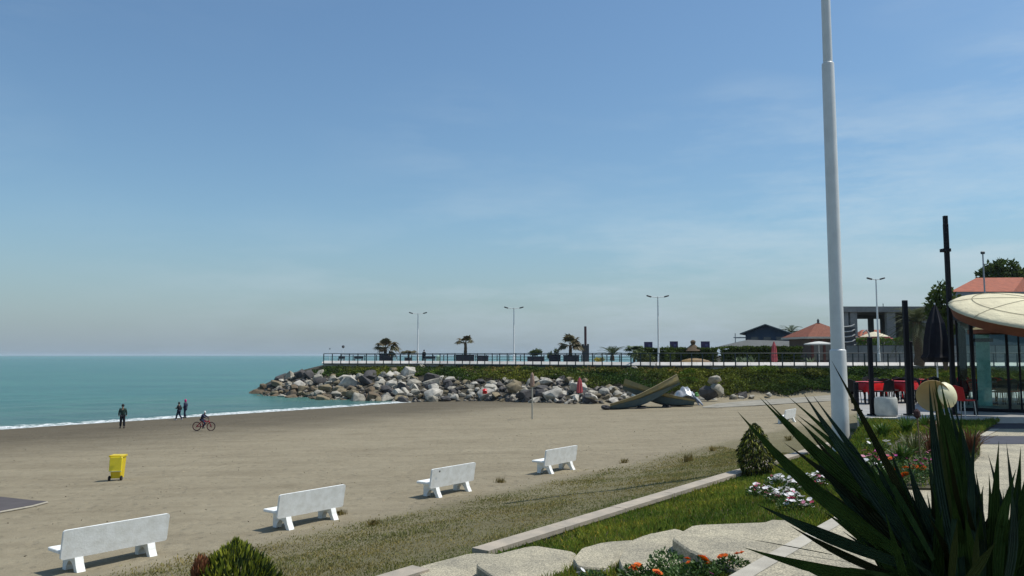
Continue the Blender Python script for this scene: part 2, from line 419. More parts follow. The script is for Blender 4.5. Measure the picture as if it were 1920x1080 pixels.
struct(kerb_top.build('kerb_coping', M_COPING)); struct(kerb_wall.build('kerb', M_CONC))

# ------------------------------------------------------------------ garden path of irregular slabs, and the walkway
M_SLAB = mat('pebbled_slab', (.46, .415, .305), .85, .1, 1.6, col2=(.30, .275, .21), bump=.008, bscale=70)
nt_ = M_SLAB.node_tree
bs = [n for n in nt_.nodes if n.type == 'BSDF_PRINCIPLED'][0]
src = bs.inputs['Base Color'].links[0].from_socket
vo = nt_.nodes.new('ShaderNodeTexVoronoi'); vo.inputs['Scale'].default_value = 85; nt_.links.new(objc(nt_), vo.inputs['Vector'])
sepc = nt_.nodes.new('ShaderNodeSeparateColor'); nt_.links.new(vo.outputs['Color'], sepc.inputs[0])
spk = mixc(nt_, ramp(nt_, sepc.outputs[0], .2, .9), mixc(nt_, 1., src, (.55, .56, .56), 'MULTIPLY'), mixc(nt_, 1., src, (1.2, 1.19, 1.15), 'MULTIPLY'))
nt_.links.new(spk, bs.inputs['Base Color'])
slabs = MB()
def slab(pix, z, th=.14):
    top = [at_z(a, b_, z) for a, b_ in pix]
    # soften the corners
    pts = []
    n = len(top)
    for i in range(n):
        p0, p1, p2 = top[i - 1], top[i], top[(i + 1) % n]
        for t in (.25, .12):
            pts.append(p1.lerp(p0, t * .8))
        for t in (.12, .25):
            pts.append(p1.lerp(p2, t * .8))
    pts = [Vector((p.x + rnd.uniform(-.008, .008), p.y + rnd.uniform(-.008, .008), z)) for p in pts]
    cen = sum(pts, Vector()) / len(pts)
    ins = [p.lerp(cen, .025) for p in pts]
    m_ = len(pts)
    V = [(p.x, p.y, z) for p in ins] + [(p.x, p.y, z - .02) for p in pts] + [(p.x, p.y, z - th) for p in pts]
    Fc = [tuple(range(m_))] + [(i, (i + 1) % m_, m_ + (i + 1) % m_, m_ + i) for i in range(m_)] + [(m_ + i, m_ + (i + 1) % m_, 2 * m_ + (i + 1) % m_, 2 * m_ + i) for i in range(m_)]
    slabs.add(V, Fc)
slab([(778, 1064), (884, 1036), (968, 1040), (905, 1066), (880, 1110), (800, 1100)], 2.90, .3)
slab([(891, 1058), (925, 1040), (1002, 1022), (1082, 1035), (1074, 1064), (1030, 1080), (930, 1085)], 3.06, .3)
slab([(1074, 1047), (1092, 1027), (1135, 1016), (1192, 1012), (1172, 1042), (1140, 1066), (1085, 1063)], 3.17, .28)
slab([(1160, 1046), (1180, 1015), (1215, 1001), (1270, 990), (1330, 1020), (1300, 1055), (1215, 1075), (1168, 1070)], 3.29, .3)
slab([(1259, 1007), (1300, 984), (1436, 979), (1450, 974), (1478, 975), (1520, 1003), (1400, 1075), (1330, 1048), (1290, 1030)], 3.44, .34)
struct(slabs.build('garden_path', M_SLAB))
# walkway: pebbled paving with a smooth border strip, level with the terrace
ZW = 3.80
wk, wkb = MB(), MB()
q = at_z(1392, 1066, ZW); _, vW = uv(q.x, q.y)
vbox(wkb, 1.0, 26, vW - .16, vW, 3.2, ZW + .004)
for k in range(16):
    vbox(wk, -4 + k * 1.9, -4 + (k + 1) * 1.9 - .014, vW - 4.5, vW - .164, 3.55, ZW)
struct(wk.build('walkway', M_SLAB)); struct(wkb.build('walkway_border', mat('beige_border', (.44, .41, .34), .8, .12, 3, bump=.003)))

# café terrace: a raised paved platform
ZC_ = 3.93
plat = MB()
poly = [(9.3, 21.4), (11.95, 27.5), (14.5, 33.5), (19.2, 44), (70, 44), (70, 21.4)]
plat.prism(poly, 1.0, ZC_, lambda p, q_, h: (p, q_, h))
struct(plat.build('terrace', mat('terrace_tiles', (.34, .33, .31), .6, .1, 1.5, col2=(.26, .26, .25))))
edge_ = MB(); edge_.box((30.0, 21.25, 3.80), (41.0, .28, .30))
struct(edge_.build('terrace_edge', M_LIGHTC))
# planting bed that pushes into the walkway
BED = [at_z(a, b_, 3.83) for a, b_ in ((1585, 958), (1640, 930), (1700, 914), (1782, 916), (1838, 850), (1838, 790), (1700, 810), (1600, 900))]
bd_ = MB(); bd_.add([(p.x, p.y, 3.83) for p in BED] + [(p.x, p.y, 3.3) for p in BED], [tuple(range(8))] + [(i, (i + 1) % 8, 8 + (i + 1) % 8, 8 + i) for i in range(8)])
struct(bd_.build('planting_bed', mat('bed_soil', (.075, .065, .035), .95, .2, 6)))
BEDP = [(p.x, p.y) for p in BED]
# two dark bands of painted shade across the paving before the glass room
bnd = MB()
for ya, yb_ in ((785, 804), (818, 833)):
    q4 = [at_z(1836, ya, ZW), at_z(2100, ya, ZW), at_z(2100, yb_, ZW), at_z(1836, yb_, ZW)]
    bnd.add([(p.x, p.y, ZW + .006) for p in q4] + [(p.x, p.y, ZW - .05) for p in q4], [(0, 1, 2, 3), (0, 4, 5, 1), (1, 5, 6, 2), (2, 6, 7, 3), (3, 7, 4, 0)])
struct(bnd.build('painted_shade_bands', mat('painted_band_shade', (.055, .058, .075), .7, .12, 3)))

# concrete strip at the top of the sand
strip = []
for px, ya, yb_ in ((1318, 763, 765), (1345, 757, 765), (1400, 752, 762), (1480, 747, 757), (1560, 741, 752), (1620, 738, 748)):
    strip.append((G(px, ya), G(px, yb_)))
V = [p for ab in strip for p in ab]; V = [(p.x, p.y, p.z + .035) for p in V]
sb = MB(); sb.add(V, [(2 * i, 2 * i + 1, 2 * i + 3, 2 * i + 2) for i in range(len(strip) - 1)])
struct(sb.build('pavement', mat('worn_concrete', (.31, .29, .235), .95, .2, .8)))

# ------------------------------------------------------------------ jetty deck, retaining wall
pxl = list(range(606, 2110, 25))
front = [Vector(((p - 960) / 1486 * yd(p), yd(p), 0)) for p in pxl]
dk = MB(); kb = MB(); rw = MB()
W_ = 13
n = len(front)
outl = [(p.x, p.y) for p in front] + [(p.x * 1.0 + 1, p.y + W_) for p in reversed(front)]
dk.prism(outl, 3.6, 4.58, lambda a, b_, h: (a, b_, h))
struct(dk.build('promenade', mat('promenade_paving', (.46, .44, .40), .8, .1, .5)))
for i in range(n - 1):
    a, b_ = front[i], front[i + 1]; d = (b_ - a); L = d.length; an = math.atan2(d.y, d.x); mid = (a + b_) / 2
    dd = d.normalized(); nn_ = Vector((dd.y, -dd.x, 0)); V = []
    for e in (a + dd * .01, b_ - dd * .01):
        V += [e + nn_ * .50 + Vector((0, 0, 4.34)), e + nn_ * .50 + Vector((0, 0, 4.42)), e + nn_ * .02 + Vector((0, 0, 4.78)), e - nn_ * .12 + Vector((0, 0, 4.78)), e - nn_ * .12 + Vector((0, 0, 4.30))]
    kb.add(V, [(0, 1, 2, 3, 4), (9, 8, 7, 6, 5)] + [(i, i + 5, (i + 1) % 5 + 5, (i + 1) % 5) for i in range(5)])
struct(kb.build('promenade_kerb', mat('white_kerb', (.62, .60, .56), .7, .1, .6, col2=(.46, .44, .41))))
for i in range(n - 1):
    if 850 < pxl[i] < 1310:
        a, b_ = front[i], front[i + 1]; d = (b_ - a); L = d.length; an = math.atan2(d.y, d.x); mid = (a + b_) / 2
        rw.box((mid.x, mid.y - .1, 4.02), (L, .3, .84), an)
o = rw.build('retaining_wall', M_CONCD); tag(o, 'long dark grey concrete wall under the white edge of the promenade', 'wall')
# ------------------------------------------------------------------ benches
UANG = math.atan2(UY, UX)
def make_bench(label):
    t = thing('bench', label, 'bench', group='white benches in a row on the beach')
    hl = 1.0
    # back panel: rounded outline in the x-z plane, leaning back
    o = []
    w2, z0, z1, r_ = hl, .29, .86, .05
    for cx, cz, a0 in ((w2 - r_, z0 + r_, -90), (w2 - r_, z1 - r_, 0), (-w2 + r_, z1 - r_, 90), (-w2 + r_, z0 + r_, 180)):
        for k in range(5): a = R(a0 + k * 22.5); o.append((cx + r_ * math.cos(a), cz + r_ * math.sin(a)))
    lean = .17
    mb = MB(); mb.prism(o, -.03, .03, lambda p, q_, h: (p, -.17 - (q_ - .29) * lean + h, q_)); mb.build('backrest', M_BENCH, t)
    mb = MB(); mb.box((0, .10, .435), (2 * hl + .02, .50, .07), bev=.012); mb.build('seat', M_BENCH, t)
    for sx_ in (-.68, .68):
        prof = [(.28, 0), (.30, .02), (.31, .40), (-.14, .40), (-.17, .30), (-.22, .18), (-.34, .02), (-.34, 0), (-.22, 0), (-.15, .10), (-.08, .17), (.0, .20), (.08, .17), (.13, .10), (.16, 0)]
        # split into convex pieces: front block, arch, rear leg
        mb = MB()
        f = lambda p, q_, h, sx_=sx_: (sx_ + h, p, q_)
        mb.prism([(.30, 0), (.30, .40), (.10, .40), (.09, .16), (.14, .10), (.17, 0)], -.075, .075, f)
        mb.prism([(.101, .40), (-.14, .40), (-.12, .15), (-.06, .195), (.0, .21), (.06, .195), (.091, .161)], -.075, .075, f)
        mb.prism([(-.141, .40), (-.20, .30), (-.25, .16), (-.345, .0), (-.22, 0), (-.16, .10), (-.121, .151)], -.075, .075, f)
        mb.build('leg', M_BENCH, t)
    return t
bl = ['white concrete bench with the longest back, left of the round bush with brown patch', 'plain white concrete bench second from the left, whose foot meets the weeds',
      'white bench with a small black hole near the top left of its back', 'small white bench on bare sand well clear of the grass edge', 'farthest white bench, half hidden by the spiky leaves beside the tall pole']
bf = [((148, 1069), (290, 1046)), ((538, 997), (633, 972)), ((818, 936), (884, 919)), ((1031, 891), (1077, 879)), ((1453, 803), (1510, 784))]
bench0 = make_bench(bl[0])
for i, (a, b_) in enumerate(bf):
    pa, pb = G(*a), G(*b_); mid = (pa + pb) / 2
    x, y = mid.x - UY * .28, mid.y + UX * .28
    sc_ = [1.06, 1.0, .98, 1.0, 1.0][i]
    if i == 0: bench0.location = (x, y, zt(x, y) - .01); bench0.rotation_euler = (0, 0, UANG); bench0.scale = (sc_, 1, 1); continue
    d = dup(bench0, (x, y, zt(x, y) - .01), UANG, bl[i], scale=(sc_, 1, 1))
    if i == 2:
        h = MB(); h.lathe([(.03, 0), (.028, .004)], 10, (-.72, -.325, .775), Matrix.Rotation(PI / 2 + .2, 4, 'X')); h.build('hole', M_BLACK, d)

# ------------------------------------------------------------------ yellow wheelie bin
p = G(220, 900)
t = thing('wheelie_bin', 'yellow plastic wheelie bin with its lid hanging open on the sand', 'bin', p, R(6)); t.scale = (.86, .86, .98)
def rect_loft(levels):
    mb = MB(); V = []
    for (x0, x1, y0, y1, z) in levels:
        b = .03
        V += [(x0 + b, y0, z), (x1 - b, y0, z), (x1, y0 + b, z), (x1, y1 - b, z), (x1 - b, y1, z), (x0 + b, y1, z), (x0, y1 - b, z), (x0, y0 + b, z)]
    k = len(levels)
    Fc = [tuple(range(7, -1, -1)), tuple((k - 1) * 8 + i for i in range(8))]
    for j in range(k - 1):
        for i in range(8): Fc.append((j * 8 + i, j * 8 + (i + 1) % 8, j * 8 + 8 + (i + 1) % 8, j * 8 + 8 + i))
    return mb.add(V, Fc)
rect_loft([(-.20, .20, -.22, .20, .09), (-.25, .25, -.27, .25, .80), (-.25, .25, -.27, .25, .86), (-.285, .285, -.30, .29, .87), (-.285, .285, -.30, .29, .925)]).build('body', M_YEL, t)
mb = rect_loft([(-.25, .25, -.02, .02, 0), (-.265, .265, -.035, .03, .02), (-.265, .265, -.03, .03, .50), (-.23, .23, -.015, .02, .54)])
lid = mb.build('lid', mat('yellow_lid', (.82, .66, .03), .3, .04, 4), t); lid.location = (.03, -.345, .36); lid.rotation_euler = (R(-6), 0, 0)
mb = MB(); mb.box((.03, -.372, .362), (.50, .04, .035)); mb.build('lid_rim', mat('pale_yellow', (.78, .74, .35), .5), t)
for sx_ in (-.24, .24):
    mb = MB(); mb.lathe([(.02, -.03), (.085, -.03), (.095, -.015), (.095, .015), (.085, .03), (.02, .03)], 18, (sx_, -.24, .095), Matrix.Rotation(PI / 2, 4, 'Y')); mb.build('wheel', M_RUB, t, True)
mb = MB(); mb.tube([(-.22, -.31, .90), (-.22, -.37, .93), (.22, -.37, .93), (.22, -.31, .90)], .014, 8); mb.build('handle', M_YEL, t)

# ------------------------------------------------------------------ flat dark grey patch at the left edge
c = [G(-60, 934), G(0, 934), G(62, 941), G(88, 943), G(60, 950), G(0, 961), G(-60, 968)]
mb = MB(); nn = len(c)
mb.add([(p.x, p.y, p.z + .05) for p in c] + [(p.x, p.y, p.z - .1) for p in c], [tuple(range(nn))] + [(i, (i + 1) % nn, nn + (i + 1) % nn, nn + i) for i in range(nn)])
o = mb.build('dark_ground_patch', mat('patch_dark_grey', (.085, .075, .075), .9, .1, 2)); tag(o, 'flat dark grey patch with a pointed end lying on the sand', 'mat')
e_ = MB(); pts = [(p.x, p.y, p.z + .03) for p in (G(-60, 969.5), G(0, 962.5), G(60, 951.5), G(88, 944))]
e_.tube(pts, .035, 6); e_.build('rim', mat('pale_rim', (.40, .37, .30), .9), o)

# ------------------------------------------------------------------ people
def skin(name, chains, m, parent, sub=1):
    vs_, es, rs_ = [], [], []
    def vid(p, r_):
        for i, q_ in enumerate(vs_):
            if (Vector(q_) - Vector(p)).length < 1e-4: return i
        vs_.append(tuple(p)); rs_.append(r_); return len(vs_) - 1
    for ch in chains:
        prev = None
        for x, y, z, r_ in ch:
            i = vid((x, y, z), r_)
            if prev is not None: es.append((prev, i))
            prev = i
    me = bpy.data.meshes.new(name); me.from_pydata(vs_, es, []); me.update()
    o = bpy.data.objects.new(name, me); COL.objects.link(o)
    md = o.modifiers.new('skin', 'SKIN'); md.use_smooth_shade = True
    lay = me.skin_vertices[0].data
    for i, r_ in enumerate(rs_):
        lay[i].radius = (r_, r_) if not isinstance(r_, tuple) else r_
        lay[i].use_root = (i == 0)
    s2 = o.modifiers.new('sub', 'SUBSURF'); s2.levels = sub; s2.render_levels = sub
    me.materials.append(m)
    o.parent = parent
    return o
def person(label, loc, rz, h, J, jacket, trousers, hair, hood=False, name='person', cat='person', shoes=None):
    """J: joints for a 1.75 m figure facing +Y: hand / knee / foot positions"""
    t = thing(name, label, cat, loc, rz)
    pel = J.get('pelvis', (0, 0, .95)); ch = J.get('chest', (0, .01, 1.32)); nk = J.get('neck', (0, .02, 1.50)); hd = J.get('head', (0, .035, 1.64))
    P = lambda p, r_: (p[0], p[1], p[2], r_)
    chains = [[P(pel, (.15, .10)), P(((pel[0] + ch[0]) / 2, (pel[1] + ch[1]) / 2, (pel[2] + ch[2]) / 2), (.13, .10)), P(ch, (.165, .11)), P(nk, .055), P(hd, (.078, .098)), P((hd[0], hd[1], hd[2] + .09), .062)]]
    for s in (0, 1):
        hip = (pel[0] + (-.085, .085)[s], pel[1], pel[2] - .04); kn, ft = J['knee'][s], J['foot'][s]
        chains.append([P(pel, .12), P(hip, .095), P(kn, .058), P(ft, .04), (ft[0], ft[1] + .14, ft[2] - .035, .036)])
        sh = (ch[0] + (-.19, .19)[s], ch[1], ch[2] + .10); el, ha = J['elbow'][s], J['hand'][s]
        chains.append([P(ch, .13), P(sh, .06), P(el, .043), P(ha, .032), (ha[0] + (ha[0] - el[0]) * .22, ha[1] + (ha[1] - el[1]) * .22, ha[2] + (ha[2] - el[2]) * .22, .028)])
    b = skin('body', chains, M_SKIN, t)
    jc = [[P((pel[0], pel[1], pel[2] - .08), (.185, .14)), P(((pel[0] + ch[0]) / 2, (pel[1] + ch[1]) / 2, (pel[2] + ch[2]) / 2), (.18, .135)), P(ch, (.205, .145)), P((nk[0], nk[1], nk[2] - .03), .075)]]
    tr_ = []
    for s in (0, 1):
        hip = (pel[0] + (-.085, .085)[s], pel[1], pel[2] - .04); kn, ft = J['knee'][s], J['foot'][s]
        tr_.append([P(pel, .13), P(hip, .12), P(kn, .092), (ft[0], ft[1], ft[2] + .02, .076)])
        sh = (ch[0] + (-.19, .19)[s], ch[1], ch[2] + .10); el, ha = J['elbow'][s], J['hand'][s]
        jc.append([P(ch, .14), P(sh, .085), P(el, .070), (el[0] + (ha[0] - el[0]) * .85, el[1] + (ha[1] - el[1]) * .85, el[2] + (ha[2] - el[2]) * .92, .056)])
    skin('jacket', jc, jacket, t); skin('trousers', tr_, trousers, t)
    hm_ = MB(); cz = hd[2] + .035
    prof = [(.001, .135), (.05, .125), (.085, .085), (.104, .03), (.106, -.03)] + ([(.10, -.09), (.085, -.14)] if hood else [(.10, -.05)])
    hm_.lathe(prof, 14, (hd[0], hd[1] - .02, cz), cap=False); hm_.build('headscarf' if hood else 'hair', hair, t, True)
    for s in (0, 1):
        ft = J['foot'][s]; mb = MB(); mb.box((ft[0], ft[1] + .06, ft[2] - .03), (.10, .27, .09), bev=.03); mb.build('shoe', shoes or M_BLACK, t, True)
    t.scale = (h / 1.75,) * 3
    return t
M_GREEN = mat('dark_green_cloth', (.018, .045, .034), .85, .15, 6)
M_NAVY = mat('navy_cloth', (.012, .018, .055), .85, .15, 6)
M_BLKC = mat('black_cloth', (.012, .012, .018), .85, .15, 6)
M_HAIR = mat('dark_hair', (.012, .01, .01), .7)
M_PINKH = mat('pink_scarf', (.50, .02, .16), .8)
stand = dict(knee=[(-.11, .02, .50), (.11, .0, .50)], foot=[(-.13, 0, .09), (.13, -.02, .09)], elbow=[(-.25, -.03, 1.16), (.25, -.03, 1.16)], hand=[(-.25, .03, .92), (.25, .03, .92)])
walk = dict(knee=[(-.09, .16, .52), (.09, -.02, .50)], foot=[(-.09, .26, .10), (.09, -.34, .13)], elbow=[(-.24, .05, 1.17), (.26, -.10, 1.14)], hand=[(-.20, .30, 1.22), (.27, .06, .96)])
walk2 = dict(knee=[(-.09, .02, .50), (.09, .12, .52)], foot=[(-.09, -.12, .10), (.09, .12, .09)], elbow=[(-.25, -.04, 1.17), (.26, -.04, 1.16)], hand=[(-.20, .16, 1.02), (.24, .12, .96)])
p = G(229, 803); person('person standing alone in a dark green jacket and dark trousers at the foam', p, R(200), 1.72, stand, M_GREEN, M_BLKC, M_HAIR)
p = G(335, 788); person('person in black mid-stride holding up a hand at the water edge', p, R(75), 1.50, walk, M_BLKC, M_NAVY, M_HAIR, shoes=mat('pale_shoe', (.5, .5, .5)))
p = G(347, 784); person('person in navy with a bright pink headscarf walking by the water', p, R(85), 1.62, walk2, M_NAVY, M_NAVY, M_PINKH, True)
p = at(795, 678.5, yd(795) + 1.0); p.z = 4.6
person('person in dark clothes standing on the promenade beside the leftmost tall lamp', p, R(160), 1.75, stand, M_BLKC, M_BLKC, M_HAIR)

# bicycle and child
pb_ = G(382, 808); by = thing('bicycle', 'red child bicycle with knobbly tyres ridden across the sand', 'bicycle', pb_, R(-4))
M_BIKE = mat('red_bike_paint', (.50, .03, .05), .4)
wr = .30
for sx_ in (-.50, .50):
    mb = MB(); MT = Matrix.Rotation(PI / 2, 4, 'X')
    prof = [(wr - .03, -.022), (wr - .01, -.028), (wr + .012, 0), (wr - .01, .028), (wr - .03, .022)]
    mb.lathe(prof + [prof[0]], 22, (sx_, 0, wr + .01), MT, cap=False); wh = mb.build('tyre', M_RUB, by, True)
    mb = MB(); mb.lathe([(wr - .05, -.012), (wr - .03, -.014), (wr - .03, .014), (wr - .05, .012), (wr - .05, -.012)], 22, (sx_, 0, wr + .01), MT, cap=False)
    for k in range(10):
        a = PI * k / 10; c_, s_ = math.cos(a) * (wr - .04), math.sin(a) * (wr - .04)
        mb.tube([(sx_ - c_, 0, wr + .01 - s_), (sx_ + c_, 0, wr + .01 + s_)], .004, 4)
    mb.lathe([(.03, -.04), (.03, .04)], 8, (sx_, 0, wr + .01), MT); mb.build('rim', mat('bike_rim', (.25, .04, .05), .4), by)
mb = MB(); A, B_, C_, D_, E_ = (-.50, 0, .31), (-.06, 0, .30), (-.16, 0, .66), (.34, 0, .70), (.50, 0, .31)
for a, b_ in ((A, B_), (A, C_), (B_, C_), (B_, D_), (C_, (.32, 0, .64)), (D_, E_)): mb.tube([a, b_], .030, 7)
mb.build('frame', M_BIKE, by, True)
mb = MB(); mb.tube([C_, (-.19, 0, .74)], .014, 6); mb.box((-.20, 0, .76), (.22, .13, .05), bev=.02); mb.build('saddle', M_BLACK, by)
mb = MB(); mb.tube([D_, (.32, 0, .84)], .016, 6); mb.tube([(.24, -.26, .88), (.31, -.1, .85), (.31, .1, .85), (.24, .26, .88)], .014, 6); mb.build('handlebar', M_BLACK, by)
mb = MB(); mb.tube([(-.06, -.12, .16), (-.06, -.06, .16), (-.06, -.05, .30), (-.06, .05, .30), (-.06, .06, .44), (-.06, .12, .44)], .011, 5); mb.build('pedals', M_BLACK, by)
s_ = 1.22 / 1.75
kid = dict(pelvis=(0, -.26, 1.14), chest=(0, -.10, 1.48), neck=(0, .02, 1.64), head=(0, .08, 1.77),
           knee=[(-.13, .12, .98), (.13, .16, .78)], foot=[(-.14, -.06, .68), (.14, -.04, .34)], elbow=[(-.28, .16, 1.34), (.28, .16, 1.34)], hand=[(-.33, .36, 1.29), (.33, .36, 1.29)])
k_ = person('small child in navy with a white helmet riding the red bicycle', pb_, R(-94), 1.22, kid, M_NAVY, M_NAVY, mat('white_helmet', (.75, .75, .74), .4))

# ------------------------------------------------------------------ breakwater rocks
def rockmesh(seed, flat=.75):
    r_ = random.Random(seed); bm = bmesh.new()
    for _ in range(r_.randint(15, 22)):
        v_ = Vector((r_.gauss(0, 1), r_.gauss(0, 1), r_.gauss(0, 1))).normalized()
        k = r_.uniform(.82, 1.05)
        bm.verts.new((v_.x * k * .62, v_.y * k * .5, v_.z * k * flat * .5))
    res = bmesh.ops.convex_hull(bm, input=bm.verts)
    dead = [e for e in res['geom_interior'] if isinstance(e, bmesh.types.BMVert)]
    if dead: bmesh.ops.delete(bm, geom=dead, context='VERTS')
    bmesh.ops.dissolve_limit(bm, angle_limit=R(14), verts=bm.verts, edges=bm.edges)
    bmesh.ops.bevel(bm, geom=list(bm.edges), offset=.045, segments=2, profile=.6, affect='EDGES', clamp_overlap=True)
    bmesh.ops.triangulate(bm, faces=bm.faces); bmesh.ops.subdivide_edges(bm, edges=[e for e in bm.edges if e.calc_length() > .25], cuts=1)
    for v_ in bm.verts:
        n_ = math.sin(v_.co.x * 11 + seed) * math.sin(v_.co.y * 13 + seed * 2) * math.sin(v_.co.z * 12 + 1)
        v_.co *= 1 + n_ * .045
    me = bpy.data.meshes.new('boulder'); bm.to_mesh(me); bm.free()
    me.polygons.foreach_set('use_smooth', [True] * len(me.polygons)); me.set_sharp_from_angle(angle=R(32))
    return me
def rockmat(name, a, b_):
    m = mat(name, a, .9, .1, 3.2, col2=b_, bump=.06, bscale=5)
    return m
rms = [rockmat('rock_pale', (.40, .37, .30), (.17, .16, .13)), rockmat('rock_white', (.53, .50, .43), (.25, .235, .20)), rockmat('rock_tan', (.25, .205, .125), (.12, .10, .065)),
       rockmat('rock_dark', (.085, .08, .078), (.045, .043, .042)), rockmat('rock_brown', (.15, .11, .065), (.08, .065, .045))]
rmesh = []
for k in range(8):
    base = rockmesh(k + 3, (.75, .95, .65, .85)[k % 4]); row = []
    for m in rms:
        c = base.copy(); c.materials.append(m); row.append(c)
    rmesh.append(row)
ROCK_LABELS = {0: 'pale grey boulder in the breakwater rock slope', 1: 'whitish boulder in the breakwater rock slope', 2: 'sandy tan boulder low in the breakwater rock slope', 3: 'dark grey boulder in the breakwater rock slope',
               4: 'wet brown boulder at the waterline of the breakwater'}
def rock(x, y, z, s, mi, label=None, group=None, flat=None):
    o = bpy.data.objects.new('boulder', rmesh[rnd.randrange(8)][mi]); COL.objects.link(o)
    o.location = (x, y, z); o.rotation_euler = (rnd.uniform(-.5, .5), rnd.uniform(-.4, .4), rnd.uniform(0, 6.28))
    o.scale = (s * rnd.uniform(.85, 1.2), s * rnd.uniform(.8, 1.15), s * rnd.uniform(.75, 1.1))
    tag(o, label or ROCK_LABELS[mi], 'boulder', group or 'boulders of the breakwater')
    return o
def vegline(px):
    """share of the slope (0 foot .. 1 top) where rocks give way to plants"""
    return float(np.interp(px, [470, 560, 606, 640, 700, 740, 800, 850, 880, 950, 1000, 1060, 1110, 1150, 1200, 1400], [1, .97, .72, .62, .68, .80, .60, .62, .45, .52, .50, .55, .42, .35, .22, .12]))
cnt = 0
placed = []
tries = 0
while cnt < 264 and tries < 30000:
    tries += 1
    px = rnd.uniform(476, 1190) if rnd.random() < .8 else rnd.uniform(476, 760)
    B = float(np.interp(px, PXB, YB)); D = yd(px)
    t_ = rnd.uniform(-.03, 1.0)
    if t_ > vegline(px) + rnd.uniform(-.04, .04): continue
    Yq = B + (D - B) * t_; x = (px - 960) / 1486 * Yq
    s = rnd.choice((1.1, 1.4, 1.7, 2.1, 2.6, 3.0)) * (.80 if px > 900 else .9) * rnd.uniform(.85, 1.1)
    if t_ < .05: s *= .8
    if px < 560: s = min(s, 2.0)
    if any((x - a) ** 2 + ((Yq - b_)) ** 2 < (.335 * (s + c_)) ** 2 for a, b_, c_ in placed): continue
    placed.append((x, Yq, s))
    if px < 720 and t_ < .38: mi = rnd.choice((2, 2, 2, 4, 4, 0))
    elif t_ < .2: mi = rnd.choice((2, 0, 3, 1, 1, 0))
    else: mi = rnd.choice((0, 1, 1, 0, 3, 3, 0, 2))
    if px < 510: mi = 4
    rock(x, Yq, zt(x, Yq) + s * .16, s, mi); cnt += 1
for k in range(13):
    px = rnd.uniform(1205, 1420); B = float(np.interp(px, PXB, YB)); Yq = B + rnd.uniform(-.2, 1.4); x = (px - 960) / 1486 * Yq
    rock(x, Yq, zt(x, Yq) + .12, rnd.uniform(.6, 1.3), rnd.choice((0, 1, 0, 3)))
# single rocks that stand out
for (px, py, s, mi, lab) in ((1108, 744, 1.25, 1, 'round pale boulder at the sand beside the stern of the tan boat'), (1158, 738, .9, 0, 'grey rock half hidden behind the stern of the tan boat'), (1152, 730, 1.0, 1, 'flat whitish rock on top of the others left of the boats'),
                             (1172, 742, .8, 1, 'bright white rock just left of the crossing boats'), (1319, 752, 1.2, 0, 'low grey boulder at the foot of the rock pile right of the tarpaulin'), (1341, 753, .95, 0, 'small boulder right of the low one below the rock pile'),
                             (1329, 738, 1.9, 3, 'big dark boulder under the stack right of the silver tarpaulin'), (1342, 733, 1.8, 0, 'big rough boulder in the stack right of the silver tarpaulin'), (1340, 713, 1.45, 0, 'boulder balanced on top of the stack right of the boats'),
                             (1316, 727, 1.0, 3, 'dark rock leaning on the left of the boulder stack'), (1441, 741, .8, 1, 'pale rock at the foot of the dark shrubs'), (1410, 745, .9, 0, 'grey slab of rock below the dark shrubs'), (1375, 746, 1.0, 0, 'flat grey rock right of the boulder stack'),
                             (1221, 728, 1.0, 1, 'pale rock standing behind the raised bow'), (1232, 716, .8, 0, 'small grey rock in the shrubs above the boats'), (1180, 704, 1.2, 0, 'pale rock in the shrubs above the crossing boats'), (1192, 693, 1.3, 0, 'grey rock just under the promenade wall'),
                             (1147, 714, .5, 1, 'small white stone alone in the shrubs'), (1040, 704, .5, 1, 'small white stone alone in green shrubs left of the pink parasol'), (876, 706, .6, 1, 'small white stone in shrubs under the second palm'), (792, 689, 1.5, 0, 'pale boulder high on the slope right under the lamp')):
    B = float(np.interp(px, PXB, YB))
    if py > 730: q_ = at(px, py, B - .2)
    else: q_ = G(px, py)
    if py in (713, 733, 738): q_ = at(px, py, 80.5)
    rock(q_.x, q_.y, q_.z + .05, s, mi, lab, 'single rocks on the slope')

# shrubs covering the slope
def surf_leaves(name, npts, region, m, size, lift, cols, label, kind='stuff'):
    P, D_, Cc, L = [], [], [], []
    k = 0
    while len(P) < npts and k < npts * 6:
        k += 1
        px, t_ = region()
        if px is None: continue
        B = float(np.interp(px, PXB, YB)); D = yd(px)
        Yq = B + (D - B) * t_; x = (px - 960) / 1486 * Yq
        clump = .5 + .5 * math.sin(x * 1.7 + 2 * math.sin(Yq * .9)) * math.sin(Yq * 1.5 + math.sin(x * 1.1))
        h = lift * (.25 + 1.1 * clump) * rnd.random() ** .45 * (1 - .75 * max(0, t_ - .7) / .3)
        P.append((x, Yq, h)); D_.append((rnd.gauss(0, .8), rnd.gauss(-.2, .8), rnd.uniform(.1, 1.2)))
        hue = .5 + .5 * math.sin(x * .31 + 1.4 * math.sin(x * .13 + Yq * .2))
        tone = rnd.uniform(.7, 1.35)
        c0, c1_ = cols; Cc.append([(a * (1 - hue) + b_ * hue) * tone for a, b_ in zip(c0, c1_)]); L.append(rnd.uniform(.6, 1.3) * size)
    P = np.array(P); P[:, 2] += Zt(P[:, 0], P[:, 1]) - .05
    o = leaves(name, P, np.array(D_), np.array(L), np.array(L) * .55, m, None, np.array(Cc)); o['kind'] = kind; o['label'] = label
    return o
